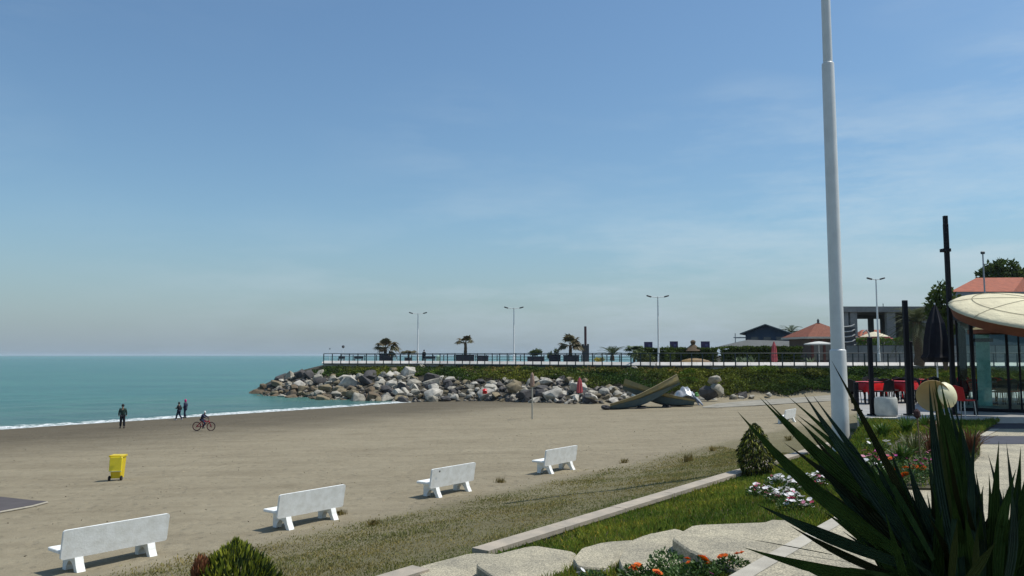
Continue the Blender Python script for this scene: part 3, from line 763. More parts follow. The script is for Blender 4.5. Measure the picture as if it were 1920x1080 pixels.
# small stone rubble filling the gaps between the boulders
V, Fc = [], []
for _ in range(1500):
    px = rnd.uniform(482, 1190); B = float(np.interp(px, PXB, YB)); D = yd(px); t_ = rnd.uniform(-.04, 1)
    if t_ > vegline(px): continue
    Yq = B + (D - B) * t_; x = (px - 960) / 1486 * Yq; s = rnd.uniform(.14, .42); z = zt(x, Yq) + s * .2
    n0 = len(V)
    for a, b_, c_ in ((1, 0, 0), (-1, 0, 0), (0, 1, 0), (0, -1, 0), (0, 0, 1), (0, 0, -1)):
        V.append((x + (a + rnd.uniform(-.3, .3)) * s, Yq + (b_ + rnd.uniform(-.3, .3)) * s, z + (c_ + rnd.uniform(-.3, .3)) * s * .8))
    Fc += [(n0 + i, n0 + j, n0 + k) for i, j, k in ((0, 2, 4), (2, 1, 4), (1, 3, 4), (3, 0, 4), (2, 0, 5), (1, 2, 5), (3, 1, 5), (0, 3, 5))]
o = rawmesh('rubble', V, Fc, mat('rubble_stone', (.22, .20, .165), .9, .2, .8, col2=(.06, .055, .048), world=True)); o['kind'] = 'stuff'; o['label'] = 'small broken stones between the boulders'
def reg1():
    px = rnd.uniform(572, 1980); t_ = rnd.uniform(.02, .95)
    return (px, t_) if t_ > vegline(px) + .07 * math.sin(px * .05) - .03 and not (560 < px < 606 and t_ > .9) else (None, 0)
surf_leaves('shrubbery', 72000, reg1, M_DARKLEAF, .28, .60, ((.7, .9, .8), (2.2, 1.6, 1.0)), 'dark green low shrubs covering the slope under the promenade')
def reg2():
    px = rnd.uniform(820, 1300); t_ = rnd.uniform(.75, 1.0); return (px, t_) if math.sin(px * .11) > -.4 else (None, 0)
surf_leaves('dry_weeds', 3500, reg2, M_DRY, .35, .45, ((.8, .7, .6), (1.0, .8, .6)), 'dry brown weeds along the top of the slope')
# ------------------------------------------------------------------ boats and things near them
def hull(L, prof_top, prof_bot, width, bw=.06):
    """station list along x; returns hull side mesh (outer skin with thickness) built from sheer and keel heights"""
    mb = MB(); n_ = len(prof_top); V = []; Fc = []
    for i in range(n_):
        x = L * i / (n_ - 1); zt_, zb = prof_top[i], prof_bot[i]; w_ = width[i]
        zm = zb + (zt_ - zb) * .45
        V += [(x, -w_, zt_), (x, -w_ * .9, zm), (x, -w_ * .45, zb), (x, w_ * .45, zb), (x, w_ * .9, zm), (x, w_, zt_),
              (x, w_ - bw, zt_), (x, w_ * .8 - bw * .5, zm), (x, 0, zb + .08), (x, -w_ * .8 + bw * .5, zm), (x, -w_ + bw, zt_)]
    k = 11
    for i in range(n_ - 1):
        for j in range(k): Fc.append((i * k + j, i * k + (j + 1) % k, (i + 1) * k + (j + 1) % k, (i + 1) * k + j))
    Fc += [tuple(range(k)), tuple((n_ - 1) * k + j for j in range(k))]
    return mb.add(V, Fc)
M_BOAT = mat('weathered_boat_wood', (.30, .235, .095), .8, .15, 1.6, col2=(.19, .17, .095), bump=.01, bscale=9)
M_KEEL = mat('faded_blue_bottom', (.045, .085, .11), .8, .15, 1.2, col2=(.08, .11, .105))
def boat(label, p0, p1, hb, ht, w_, flip=False):
    """p0 stern on the sand, p1 raised bow"""
    d = p1 - p0; L = d.length
    p0 = p0 - Vector((0, 0, .30)); p1 = p1 - Vector((0, 0, .12)); t = thing('wooden_boat', label, 'boat', p0, 0, 'old wooden boats crossed on the sand')
    an = math.atan2(d.y, d.x); pit = math.asin(d.z / L)
    t.rotation_euler = (R(-12) if not flip else R(14), -pit, an)
    n_ = 11; f = [i / (n_ - 1) for i in range(n_)]
    top = [-.02 + ht * (.42 + .60 * abs(a - .38) ** 1.3 * 1.4) for a in f]
    mid = [top[i] - (.26 + .58 * f[i] ** 1.3) * hb for i in range(n_)]
    bot = [mid[i] - (.40 * math.sin(PI * min(1, f[i] * 1.02 + .06)) + .05) * hb for i in range(n_)]
    wd = [w_ * (.35 + .65 * math.sin(PI * (.12 + .72 * a))) for a in f]
    hull(L, top, mid, wd).build('hull', M_BOAT, t)
    mb = MB(); V = []; Fc = []
    for i in range(n_):
        x = L * f[i]; V += [(x, -wd[i] * .88, mid[i] + .10), (x, -wd[i] * .45, bot[i]), (x, wd[i] * .45, bot[i]), (x, wd[i] * .88, mid[i] + .10)]
    for i in range(n_ - 1):
        for j in range(4): Fc.append((i * 4 + j, i * 4 + (j + 1) % 4, (i + 1) * 4 + (j + 1) % 4, (i + 1) * 4 + j))
    Fc += [(0, 1, 2, 3), tuple((n_ - 1) * 4 + j for j in range(4))]
    mb.add(V, Fc).build('bottom', M_KEEL, t)
    mb = MB(); mb.tube([(L * f[i], -wd[i] - .01, top[i] + .015) for i in range(n_)], .045, 6); mb.build('gunwale', mat('gunwale_wood', (.30, .25, .14), .8), t)
    return t
g = G(1150, 768); Yb_ = g.y
boat('tan wooden boat with blue bottom resting on its stern, bow raised to the upper right', at(1146, 764, Yb_), at(1272, 712, Yb_ + 1.0), 1.0, .85, .95)
boat('wooden boat behind the tan one, its bow pointing up to the left', at(1300, 756, Yb_ + 1.6), at(1168, 720, Yb_ + 3.0), 1.0, .85, .9, True)
def tyre(px, py, Y, s, label, rot):
    mb = MB(); prof = [(s * .3, -.10), (s * .9, -.11), (s, -.06), (s, .06), (s * .9, .11), (s * .3, .10), (s * .25, 0), (s * .3, -.10)]
    mb.lathe(prof, 20, cap=False); o = mb.build('tyre', M_RUB, None, True); o.location = at(px, py, Y); o.rotation_euler = rot
    return tag(o, label, 'tyre')
tyre(1136, 764, Yb_ - .3, .42, 'black tyre lying against the stern of the tan boat', (R(14), 0, R(20)))
tyre(1203, 765, Yb_ - .2, .42, 'black tyre wedged under the middle of the tan boat', (R(12), 0, R(-15)))
tyre(1250, 763, Yb_ + .9, .4, 'black tyre propping the second boat', (R(16), 0, R(5)))
# tarpaulin: draped sheet
def tarp(px0, px1, pyt, pyb, Y, m, label, amp=.12, seed=1, name='tarpaulin'):
    a, b_ = at(px0, pyb, Y), at(px1, pyb, Y); H = at(px0, pyt, Y).z - a.z
    n1, n2 = 26, 14; V = []
    for i in range(n1):
        for j in range(n2):
            s, t_ = i / (n1 - 1), j / (n2 - 1)
            env = math.sin(PI * min(1, max(0, s * .9 + .08))) ** .6
            prof_ = math.sin(PI * (.06 + .5 * t_ + .12)) if t_ < .7 else math.cos((t_ - .7) * 4.2)
            z = H * env * max(0, prof_) * (1 - .2 * math.sin(s * 7 + seed)) + amp * math.sin(s * 38 + t_ * 5 + seed) * math.sin(t_ * 3) + .04 * math.sin(s * 77 + t_ * 19)
            V.append((a.x + (b_.x - a.x) * s, a.y + t_ * 1.7 - .4, a.z + max(-.05, z) - .12))
    Fc = [(i * n2 + j, (i + 1) * n2 + j, (i + 1) * n2 + j + 1, i * n2 + j + 1) for i in range(n1 - 1) for j in range(n2 - 1)]
    mb = MB(); mb.add(V, Fc); o = mb.build(name, m, None, True, sharp=60); sol = o.modifiers.new('s', 'SOLIDIFY'); sol.thickness = .02
    return tag(o, label, 'tarpaulin')
tarp(1258, 1316, 729, 757, Yb_ + 3.4, mat('silver_tarp', (.42, .44, .46), .35, .1, 2, metal=.3), 'crumpled silver grey tarpaulin heaped beside the second boat')
tarp(1186, 1222, 729, 748, Yb_ + 4.2, mat('white_sheet', (.55, .62, .60), .7), 'small white and green sheet lying in the second boat bow', .05, 3, 'plastic_sheet')
mb = MB(); mb.tube([at(1296, 738, Yb_ + 2.2), at(1318, 760, Yb_ + 1.4)], .06, 6); mb.tube([at(1301, 741, Yb_ + 2.2), at(1311, 760, Yb_ + 1.5)], .05, 6)
tag(mb.build('timber_pole', mat('bluish_wood', (.16, .20, .27), .7)), 'pair of bluish poles leaning on the silver tarpaulin', 'pole')
mb = MB(); mb.lathe([(.05, 0), (.20, .03), (.24, .12), (.15, .26), (.17, .34), (.04, .42)], 7, at(1306, 744, Yb_ + 3.1)); tag(mb.build('plastic_bag', mat('green_bag', (.08, .26, .05), .7), None, True), 'small bright green bag by the boulder stack', 'bag')
q_ = at(909, 738, 94.0); mb = MB(); mb.lathe([(.1, 0), (.30, .06), (.26, .3), (.30, .45), (.1, .6)], 9, (0, 0, 0), Matrix.Rotation(.3, 4, 'X')); o = mb.build('cloth_bundle', M_RED, None, True); o.location = q_
tag(o, 'small red cloth bundle among the breakwater boulders', 'cloth')

# closed beach parasols
def parasol_closed(name, label, base, h, rad, m, polem, start=.3, group=None):
    t = thing(name, label, 'parasol', base, group=group)
    mb = MB(); mb.tube([(0, 0, 0), (0, 0, h)], .03, 8); mb.build('pole', polem, t)
    mb = MB(); n_ = 16; V = []; lv = [(start, .75), (start + .05, 1.0), (.45, .85), (.6, .8), (.78, .6), (.92, .25), (.985, .05)]
    for i, (f, k) in enumerate(lv):
        for j in range(n_):
            rr = rad * k * (1.0 if j % 2 else .72); a = 2 * PI * j / n_ + i * .08; V.append((rr * math.cos(a), rr * math.sin(a), h * f))
    Fc = [(i * n_ + j, i * n_ + (j + 1) % n_, (i + 1) * n_ + (j + 1) % n_, (i + 1) * n_ + j) for i in range(len(lv) - 1) for j in range(n_)]
    mb.add(V, Fc).build('canopy', m, t)
    return t
q_ = at(1087, 741, 80.6); parasol_closed('closed_parasol', 'folded pink red parasol standing by the rocks left of the boats', q_, 34 / 1480 * 80.6, .34, M_PINK, M_WHITE, .12, 'folded parasols')
q_ = G(998, 786); t = thing('marker_pole', 'thin pale pole standing alone in the sand with a pinkish rag on top', 'pole', q_)
hh = 85 / 1480 * q_.y * 1.0
mb = MB(); mb.tube([(0, 0, -.2), (0, 0, hh)], [.06, .045], 8); mb.build('pole', mat('pale_wood_pole', (.42, .40, .33), .8), t)
mb = MB(); mb.lathe([(.06, hh - 1.0), (.15, hh - .95), (.17, hh - .5), (.12, hh - .1), (.04, hh + .05)], 9); mb.build('rag', mat('pinkish_rag', (.33, .22, .17), .9), t)
q_ = at(1452, 675, 95); q_.z = 4.6; parasol_closed('closed_parasol', 'folded pink red parasol on the promenade in front of the blue house', q_, 2.75, .38, M_PINK, M_WHITE, .08, 'folded parasols')

# ------------------------------------------------------------------ railings of the jetty
M_RAIL = mat('rail_metal', (.022, .040, .045), .5, .1, 3)
def railing(label, off, px0, px1, step, h):
    t = thing('railing', label, 'railing', ((px0 - 960) / 1486 * yd(px0), yd(px0), 4.58)); O = Vector(t.location)
    pts = []; px = px0
    pl = []
    while px <= px1:
        Yq = yd(px) + off; pl.append(Vector(((px - 960) / 1486 * Yq, Yq, 4.58))); px += 2
    acc = 1e9; posts = []
    for i, p in enumerate(pl):
        if i: acc += (p - pl[i - 1]).length
        if acc >= step: posts.append(p); acc = 0
    for p in posts:
        mb = MB(); q_ = p - O; mb.box((q_.x, q_.y, h / 2 - (.12 if off < 0 else 0)), (.13, .08, h + (.24 if off < 0 else 0))); mb.build('post', M_RAIL, t)
    for zz, r_ in ((h, .05), (h * .66, .02), (h * .36, .02)):
        mb = MB(); mb.tube([tuple(p - O + Vector((0, 0, zz))) for p in pl[::8] + [pl[-1]]], r_, 5); mb.build('rail', M_RAIL, t)
    return t
railing('dark teal railing along the near edge of the promenade above the shrubs', -.58, 607, 1990, 1.22, 1.25)
railing('railing on the far seaward edge of the jetty behind the planters', 12.0, 640, 1180, 1.9, 1.1)

# ------------------------------------------------------------------ tall lamps
def street_lamp(label, px, pyt, Y, zb, hw=1.25, group='tall twin headed lamps along the promenade'):
    b_ = at(px, 670, Y); b_.z = zb; H = at(px, pyt, Y).z - zb
    t = thing('street_lamp', label, 'street lamp', b_, group=group)
    mb = MB(); mb.tube([(0, 0, 0), (0, 0, .9), (0, 0, .92), (0, 0, H * .5), (0, 0, H)], [.16, .16, .12, .10, .07], 10); mb.build('pole', M_WHITE, t, True)
    mb = MB(); mb.tube([(-hw * .7, 0, H + .03), (0, 0, H - .02), (hw * .7, 0, H + .03)], .045, 8); mb.tube([(0, 0, H - .1), (0, 0, H + .02)], .11, 8); mb.build('arm', M_WHITE, t, True)
    for s in (-1, 1):
        mb = MB(); M_ = Matrix.Rotation(-s * R(16), 4, 'Y'); mb.box((s * hw * .86, 0, H + .10), (.62, .30, .16), M=M_, bev=.05)
        hd = mb.build('lamp_head', M_DKGREY, t, True)
        mb = MB(); mb.box((s * hw * .86, 0, H + .018), (.40, .2, .02), M=M_); mb.build('glass', mat('lamp_glass', (.5, .5, .48), .2), hd)
    return t
street_lamp('twin lamp at the sea end of the promenade beside the dark figure', 783, 588, 120, 4.58)
street_lamp('twin lamp between the second palm and the third palm on the jetty', 963.5, 578, 111, 4.58)
street_lamp('tallest looking twin lamp between the blue banner boards', 1235, 557, 96.5, 4.58)
street_lamp('twin lamp in front of the unfinished concrete building', 1648, 524, 90, 4.9, .85)
b_ = at(1849, 600, 100); b_.z = 4.6; t = thing('street_lamp', 'thin far mast rising above the red roof at the right', 'street lamp', b_, group='tall twin headed lamps along the promenade')
H = at(1849, 474, 100).z - 4.6; mb = MB(); mb.tube([(0, 0, 0), (0, 0, H)], [.14, .08], 8); mb.build('pole', mat('grey_mast', (.30, .33, .36), .6), t); mb = MB(); mb.box((0, 0, H), (.5, .3, .35), bev=.08); mb.build('lamp_head', M_DKGREY, t)
# small globe lamps at the jetty end
for px, pyt, r_, lab in ((643, 650, .24, 'small round black lamp on a thin post near the jetty tip'), (743, 649, .24, 'small round black lamp on a thin post right of the first palm'), (618, 654, .11, 'tiny pale post lamp at the very tip of the jetty')):
    Yq = 123; b_ = at(px, 680, Yq); b_.z = 4.58; H = at(px, pyt, Yq).z - 4.58
    t = thing('globe_lamp', lab, 'lamp', b_); mb = MB(); mb.tube([(0, 0, 0), (0, 0, H)], .022, 6); mb.build('pole', M_WHITE, t)
    mb = MB(); mb.lathe([(.001, -r_), (r_ * .7, -r_ * .7), (r_, 0), (r_ * .7, r_ * .7), (.001, r_)], 12, (0, 0, H)); mb.build('globe', M_DKGREY, t, True)

# the big flagpole-like mast in the garden
Yp = 22.0; s_, _ = ray(1577, 830); xb = s_ * Yp; zb = zt(xb, Yp) - .1
t = thing('tall_pole', 'very tall thick white pole of telescoping sections rising out of the picture', 'pole', (xb, Yp, zb))
def zpy(py): return at(1577, py, Yp).z - zb
W0 = Yp / 1480 / 2
secs = [(0, zpy(655), 31.5, 29), (zpy(655), zpy(118), 24.5, 22.5), (zpy(118), zpy(118) + 5.2, 17.5, 15.5)]
for i, (z0, z1, w0, w1) in enumerate(secs):
    # sections taper a little and slip into each other with a rounded shoulder
    mb = MB(); r0, r1 = w0 * W0, w1 * W0
    mb.lathe([(r0, z0 - (.3 if i else 0)), (r1, z1 - .05), (r1 * .97, z1 - .02), (r1 * .86, z1)], 28); mb.build('section', M_POLE, t, True)

# ------------------------------------------------------------------ palms
def fan_frond(mb, base, d, size, wind):
    """one fan leaf: petiole and a folded fan of narrow segments"""
    d = d.normalized(); e1 = d.cross(Vector((0, 0, 1)));
    if e1.length < .1: e1 = Vector((1, 0, 0))
    e1.normalize(); n_ = 13; tip0 = base + d * size * .45
    mb.tube([base, tip0], [size * .02, size * .012], 4, cap=False)
    up = e1.cross(d).normalized()
    for k in range(n_):
        a = R(-80 + 160 * k / (n_ - 1)); L = size * (.62 + .12 * math.cos(a)) * rnd.uniform(.85, 1.1)
        dd = (d * math.cos(a) + e1 * math.sin(a)).normalized()
        mid = tip0 + dd * L * .5 + up * .04 * L; tip = tip0 + dd * L + Vector((wind, 0, -.38 * L)) * rnd.uniform(.7, 1.2)
        s_ = dd.cross(up).normalized() * L * .12
        mb.add([tip0, mid + s_, tip, mid - s_], [(0, 1, 2, 3)])
def feather_frond(mb, base, d, L, droop, nl=20, wl=.16):
    d = d.normalized(); hd = Vector((d.x, d.y, 0)); hd = hd.normalized() if hd.length > .01 else Vector((1, 0, 0))
    pts = []
    for i in range(9):
        t_ = i / 8; pts.append(base + d * L * t_ + Vector((0, 0, -droop * L * t_ ** 2.2)) + hd * droop * .25 * L * t_ ** 2)
    mb.tube(pts, [L * .012 * (1 - .8 * i / 8) for i in range(9)], 4, cap=False)
    for i in range(nl):
        t_ = .14 + .86 * i / nl; f = t_ * 8; j = min(7, int(f)); p = pts[j].lerp(pts[j + 1], f - j); ax = (pts[j + 1] - pts[j]).normalized()
        sd_ = ax.cross(Vector((0, 0, 1))).normalized(); ll = L * wl * (1 - .55 * abs(t_ - .45) * 1.6) * rnd.uniform(.8, 1.15)
        for s in (-1, 1):
            dd = (sd_ * s + ax * .75 + Vector((0, 0, .25 - .5 * t_))).normalized(); w_ = ax * ll * .075
            mb.add([p - w_, p + dd * ll * .5 + w_, p + dd * ll, p + dd * ll * .5 - w_], [(0, 1, 2, 3)])
def palm(name, label, base, h, crown, kind='fan', nf=16, trunk_r=.16, wind=0., group=None, spread=(-.35, 1.2), m=None, droop=.55, clumps=None, old=.0):
    t = thing(name, label, 'palm', base, group=group)
    mb = MB(); k = 8; zs = [h * i / k for i in range(k + 1)]
    mb.tube([(math.sin(z * 1.3) * .03 * h, 0, z) for z in zs], [trunk_r * (1.25 - .35 * i / k) * (1 + .12 * (i % 2)) for i in range(k + 1)], 9); mb.build('trunk', M_TRUNK, t, True)
    mb = MB(); top = Vector((math.sin(h * 1.3) * .03 * h, 0, h))
    for i in range(nf):
        if clumps:
            c_ = clumps[i % len(clumps)]; d = Vector((c_[0] + rnd.gauss(0, .22), rnd.gauss(0, .45), c_[1] + rnd.gauss(0, .22))); cs = crown * c_[2] * 1.2
        else:
            a = 2 * PI * i / nf + rnd.uniform(-.2, .2); d = Vector((math.cos(a) + wind, math.sin(a), rnd.uniform(*spread))); cs = crown
        if kind == 'fan': fan_frond(mb, top, d, cs * rnd.uniform(.8, 1.1), wind * .2)
        else: feather_frond(mb, top, d, cs * rnd.uniform(.8, 1.1), droop)
    o = mb.build('crown', m or M_PALM, t)
    return t
def deckpt(px, off): Yq = yd(px) + off; return Vector(((px - 960) / 1486 * Yq, Yq, 4.58))
M_FANP = mat('wind_burnt_fan', (.095, .10, .040), .6, .1, 1, col2=(.10, .065, .035), trans=.2, world=True)
M_FANG = mat('green_fan', (.070, .105, .035), .6, .1, 1, col2=(.045, .075, .028), trans=.2, world=True)
PG = 'small palms along the promenade'
def hgt(px, py, Y): return at(px, py, Y).z - 4.58
q_ = deckpt(722, 3); palm('palm_tree', 'small windblown palm with one drooping clump in a dark planter at the jetty end', q_ + Vector((0, 0, .9)), hgt(722, 652, q_.y) - .9, 1.55, nf=24, trunk_r=.2, group=PG, m=M_FANP, clumps=[(-.9, .15, .95), (0, 1.2, .95), (.9, -.1, 1.15), (.2, .6, .7), (-.6, .1, .8)])
q_ = deckpt(765, 3); palm('palm_tree', 'low flat topped palm just right of the black globe lamp', q_, hgt(765, 662, q_.y), 1.3, nf=14, trunk_r=.1, group=PG, m=M_FANP, spread=(.0, .4))
q_ = deckpt(872, 3); palm('palm_tree', 'slim palm leaning on a long dark planter left of the second lamp', q_ + Vector((0, 0, .8)), hgt(872, 643, q_.y) - .8, 1.3, nf=20, trunk_r=.2, group=PG, m=M_FANP, clumps=[(-.9, .35, .9), (.8, 1.0, .9), (.4, .3, .8), (-.3, .9, .6)])
q_ = deckpt(1069, 3); palm('palm_tree', 'windblown palm left of the thin brown totem', q_ + Vector((0, 0, .5)), hgt(1069, 648, q_.y) - .5, 1.5, nf=24, trunk_r=.2, group=PG, m=M_FANP, clumps=[(-.9, .1, .9), (-.1, 1.2, .9), (.9, .3, .9), (1, -.1, 1.0)])
q_ = deckpt(1148, 4); palm('date_palm', 'bushy low palm with long arching fronds right of the totem', q_ + Vector((0, 0, .3)), .7, 2.6, 'feather', 34, .25, group=PG, spread=(.3, 1.8), m=M_FANG, droop=.4)
q_ = deckpt(1189, 4); palm('palm_tree', 'small green palm between the bushy palm and the first banner board', q_, hgt(1189, 660, q_.y), 1.35, nf=20, trunk_r=.14, group=PG, m=M_FANG)
SG = 'shrubs growing on the slope of the promenade'
# planters
def planter(label, px, off, w_, h_, d_=1.2, group='dark planters on the promenade'):
    t = thing('planter_box', label, 'planter', deckpt(px, off), group=group)
    mb = MB(); mb.box((0, 0, h_ / 2), (w_, d_, h_), bev=.04); mb.build('box', M_NAVYP, t)
    mb = MB(); mb.box((0, 0, h_ + .03), (w_ + .1, d_ + .1, .10), bev=.02); mb.build('rim', M_NAVYP, t)
M_NAVYP = mat('dark_navy_planter', (.03, .034, .05), .7, .15, 2)
for px, w_, h_, lab in ((724, 1.9, 1.15, 'dark planter box holding the first palm on the jetty'), (872, 2.6, 1.0, 'long dark planter holding the slim palm'), (905, 1.6, .9, 'dark planter just right of the slim palm'), (1004, 2.2, .8, 'dark planter under a round green bush'),
                        (1040, 1.5, 1.0, 'dark planter between the round bush and the third palm'), (1071, 2.0, .95, 'dark planter under the windblown palm by the totem'), (765, .9, .6, 'small dark pot under the flat topped palm')):
    planter(lab, px, 3.0, w_, h_)
# blob shrubs, hedges
def bush(name, label, base, rx, ry, h, nl, m, size=.22, cat='bush', cols=((.8, .8, .8), (1.3, 1.3, 1.1)), group=None, boxy=False, lumps=None, stem=True):
    t = thing(name, label, cat, base, group=group)
    P, D_, Cc = [], [], []
    L_ = lumps or [(rnd.uniform(-.5, .5) * rx, rnd.uniform(-.5, .5) * ry, rnd.uniform(.3, .75) * h, rnd.uniform(.35, .6)) for _ in range(9)]
    for i in range(nl):
        if boxy:
            x, y, z = rnd.uniform(-rx, rx), rnd.uniform(-ry, ry), rnd.uniform(0, h) * (1 + .06 * math.sin(i)); f = rnd.randrange(3)
            z = min(z, h)
            if f == 0: z = h + .1 * math.sin(x * 3) * rnd.random()
            elif f == 1: y = -ry * rnd.uniform(.8, 1)
        else:
            cx, cy, cz, cr = rnd.choice(L_); v_ = Vector((rnd.gauss(0, 1), rnd.gauss(0, 1), rnd.gauss(0, 1))).normalized() * rnd.uniform(.55, 1.05)
            x, y, z = cx + v_.x * cr * rx, cy + v_.y * cr * ry, cz + v_.z * cr * h * .6
        if z < 0: continue
        P.append((x, y, z)); D_.append((x / rx + rnd.gauss(0, .6), y / ry + rnd.gauss(0, .6), .5 + rnd.gauss(0, .5)))
        k = rnd.random(); tt = rnd.uniform(.8, 1.2); Cc.append([(a * (1 - k) + b_ * k) * tt for a, b_ in zip(*cols)])
    n_ = len(P); s_ = rng.uniform(.7, 1.3, n_) * size
    leaves('foliage', P, D_, s_, s_ * .55, m, t, np.array(Cc))
    if stem:
        mb = MB()
        for k in range(4): mb.tube([(0, 0, 0), (rnd.uniform(-.4, .4) * rx, rnd.uniform(-.4, .4) * ry, h * .55)], [.06 * h * .3 + .01, .01], 5)
        mb.build('stem', M_TRUNK, t)
    return t
BG = 'bushes along the promenade'
bush('bush', 'round green bush in a planter between the second and third lamps', deckpt(1004, 3) + Vector((0, 0, .75)), .95, .7, 1.0, 900, M_LEAF, .22, group=BG)
bush('bush', 'small tuft of green right of the round bush', deckpt(1031, 3) + Vector((0, 0, .3)), .5, .4, 1.2, 350, M_LEAF, .18, group=BG)
bush('bush', 'pointed little bush left of the windblown palm', deckpt(1044, 3.2) + Vector((0, 0, .9)), .35, .4, 1.0, 250, M_LEAF, .18, group=BG)
bush('flowering_bush', 'low yellow flowering bush beside the bushy palm', deckpt(1124, 2), .8, .6, .75, 500, mat('yellow_bloom', (.42, .36, .03), .6, attr=True), .16, group=BG)
bush('bush', 'light green bush in front of the first banner board', deckpt(1208, 2), 1.5, .9, 1.5, 1300, mat('light_leaf', (.10, .13, .035), .6, attr=True, trans=.2), .25, group=BG)
bush('bush', 'small round bush left of the second banner board', deckpt(1256, 4), .7, .7, 2.1, 600, M_DARKLEAF, .25, group=BG)
def hedge(label, px0, px1, off, h, ry, nl, group='clipped hedges on the promenade'):
    a, b_ = deckpt(px0, off), deckpt(px1, off); mid = (a + b_) / 2
    t = bush('hedge', label, mid, (b_ - a).length / 2, ry, h, nl, M_DARKLEAF, .30, 'hedge', group=group, boxy=True, stem=False)
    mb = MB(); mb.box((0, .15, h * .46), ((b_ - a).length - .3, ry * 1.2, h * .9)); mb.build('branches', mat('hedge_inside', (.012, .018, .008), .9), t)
    t.rotation_euler = (0, 0, math.atan2((b_ - a).y, (b_ - a).x))
hedge('long dark hedge behind the three banner boards', 1196, 1344, 6.5, 1.75, .7, 5200)
hedge('dark hedge below the grey roof of the blue house', 1352, 1500, 6, 1.9, .9, 5200)
for px, lab in ((1410, 'spiky light green agave before the long grey roof'), (1397, 'small agave at the left of the grey roof'), (1520, 'pale green spiky plant in front of the tiled pavilion'), (1385, 'low spiky plant nearest the banner boards')):
    q_ = deckpt(px, 2.2); t = thing('agave', lab, 'plant', q_, group='spiky plants on the promenade'); mb = MB()
    for k in range(30):
        a = rnd.uniform(0, 6.28); d = Vector((math.cos(a), math.sin(a), rnd.uniform(.3, 1.8))).normalized(); L = rnd.uniform(.8, 1.35); s_ = d.cross(Vector((0, 0, 1))).normalized() * .07
        mb.add([Vector((0, 0, .1)) - s_, d * L * .5 - s_, d * L, d * L * .5 + s_, Vector((0, 0, .1)) + s_], [(0, 1, 2, 3, 4)])
    mb.build('leaves', mat('agave_leaf', (.13, .19, .09), .5, trans=.1), t)
# banner boards
M_BANN = mat('violet_blue_banner', (.035, .030, .105), .5, .1, 1.5, col2=(.075, .045, .10))
for px, pyt, w_, lab in ((1216, 641, 15.5, 'violet blue banner board nearest the green palm'), (1264, 640, 15, 'violet blue banner board right of the tallest looking lamp'), (1323, 640, 16.5, 'violet blue banner board beside the thatched parasol')):
    q_ = deckpt(px, 7.8); t = thing('banner_board', lab, 'banner board', q_, group='blue banner boards on the promenade'); W2 = w_ / 1480 * q_.y; H = hgt(px, pyt, q_.y)
    mb = MB(); mb.box((0, 0, H - .72), (W2, .10, 1.44)); pn = mb.build('panel', M_BANN, t)
    mb = MB(); mb.lathe([(W2 * .16, -.01), (W2 * .16, .01)], 14, (W2 * .12, -.06, H - .5), Matrix.Rotation(PI / 2, 4, 'X')); mb.box((-W2 * .12, -.06, H - 1.02), (W2 * .5, .02, .10)); mb.box((-W2 * .05, -.06, H - .85), (W2 * .35, .02, .06)); mb.build('print', mat('banner_print', (.12, .11, .24), .6), pn)
    for s in (-1, 1): mb = MB(); mb.box((s * W2 * .4, 0, (H - 1.3) / 2), (.08, .08, H - 1.3)); mb.build('leg', M_DKGREY, t)
# totem
q_ = deckpt(1098, 4); t = thing('totem', 'thin dark red mast standing on a black box with two horned corners', 'totem', q_); H = hgt(1098, 612, q_.y); h2 = hgt(1098, 645, q_.y)
mb = MB(); mb.tube([(0, 0, h2 - .3), (0, 0, H)], .16, 8); mb.build('mast', mat('oxblood', (.075, .035, .04), .7), t)
mb = MB(); mb.box((0, 0, h2 * .46), (.85, .8, h2 * .92)); [mb.tube([(s * .32, 0, h2 * .9), (s * .36, 0, h2 + .0)], .13, 8) for s in (-1, 1)]; mb.build('box', M_DKGREY, t)
# thatched parasol, little upturned boat
q_ = deckpt(1300, 6.8); t = thing('thatched_parasol', 'brown thatched parasol with a knob on top between two banner boards', 'parasol', q_)
mb = MB(); mb.tube([(0, 0, 0), (0, 0, 2.0)], .09, 8); mb.build('pole', M_TRUNK, t)
mb = MB(); mb.lathe([(1.25, 1.55), (1.0, 1.75), (.5, 2.15), (.22, 2.4), (.30, 2.5), (.34, 2.75), (.2, 2.9), (.05, 2.95)], 16); mb.build('thatch', mat('thatch', (.12, .085, .05), .95, .2, 10, bump=.03), t, True)
q_ = deckpt(1302, 1.6); t = thing('rowing_boat', 'small yellow and brown upturned boat lying before the hedge', 'boat', q_)
mb = MB(); mb.add(*(lambda st: ([(x, y * w_, z * h_) for x, w_, h_ in st for y, z in ((-.5, 0), (-.42, .6), (-.15, 1), (.15, 1), (.42, .6), (.5, 0))], [(i * 6 + j, i * 6 + j + 1, i * 6 + 7 + j, i * 6 + 6 + j) for i in range(6) for j in range(5)]))([(-2.0, .1, .12), (-1.4, .8, .45), (-.6, 1.1, .62), (.2, 1.15, .64), (.9, 1.0, .58), (1.6, .7, .42), (2.1, .1, .15)])); mb.build('hull', mat('yellow_hull', (.30, .20, .07), .6, .2, .8, col2=(.12, .06, .02)), t, True)
mb = MB(); mb.tube([(-2, 0, .14), (-.6, 0, .64), (.2, 0, .67), (2.1, 0, .18)], .04, 6); mb.build('keel', M_DKGREY, t)
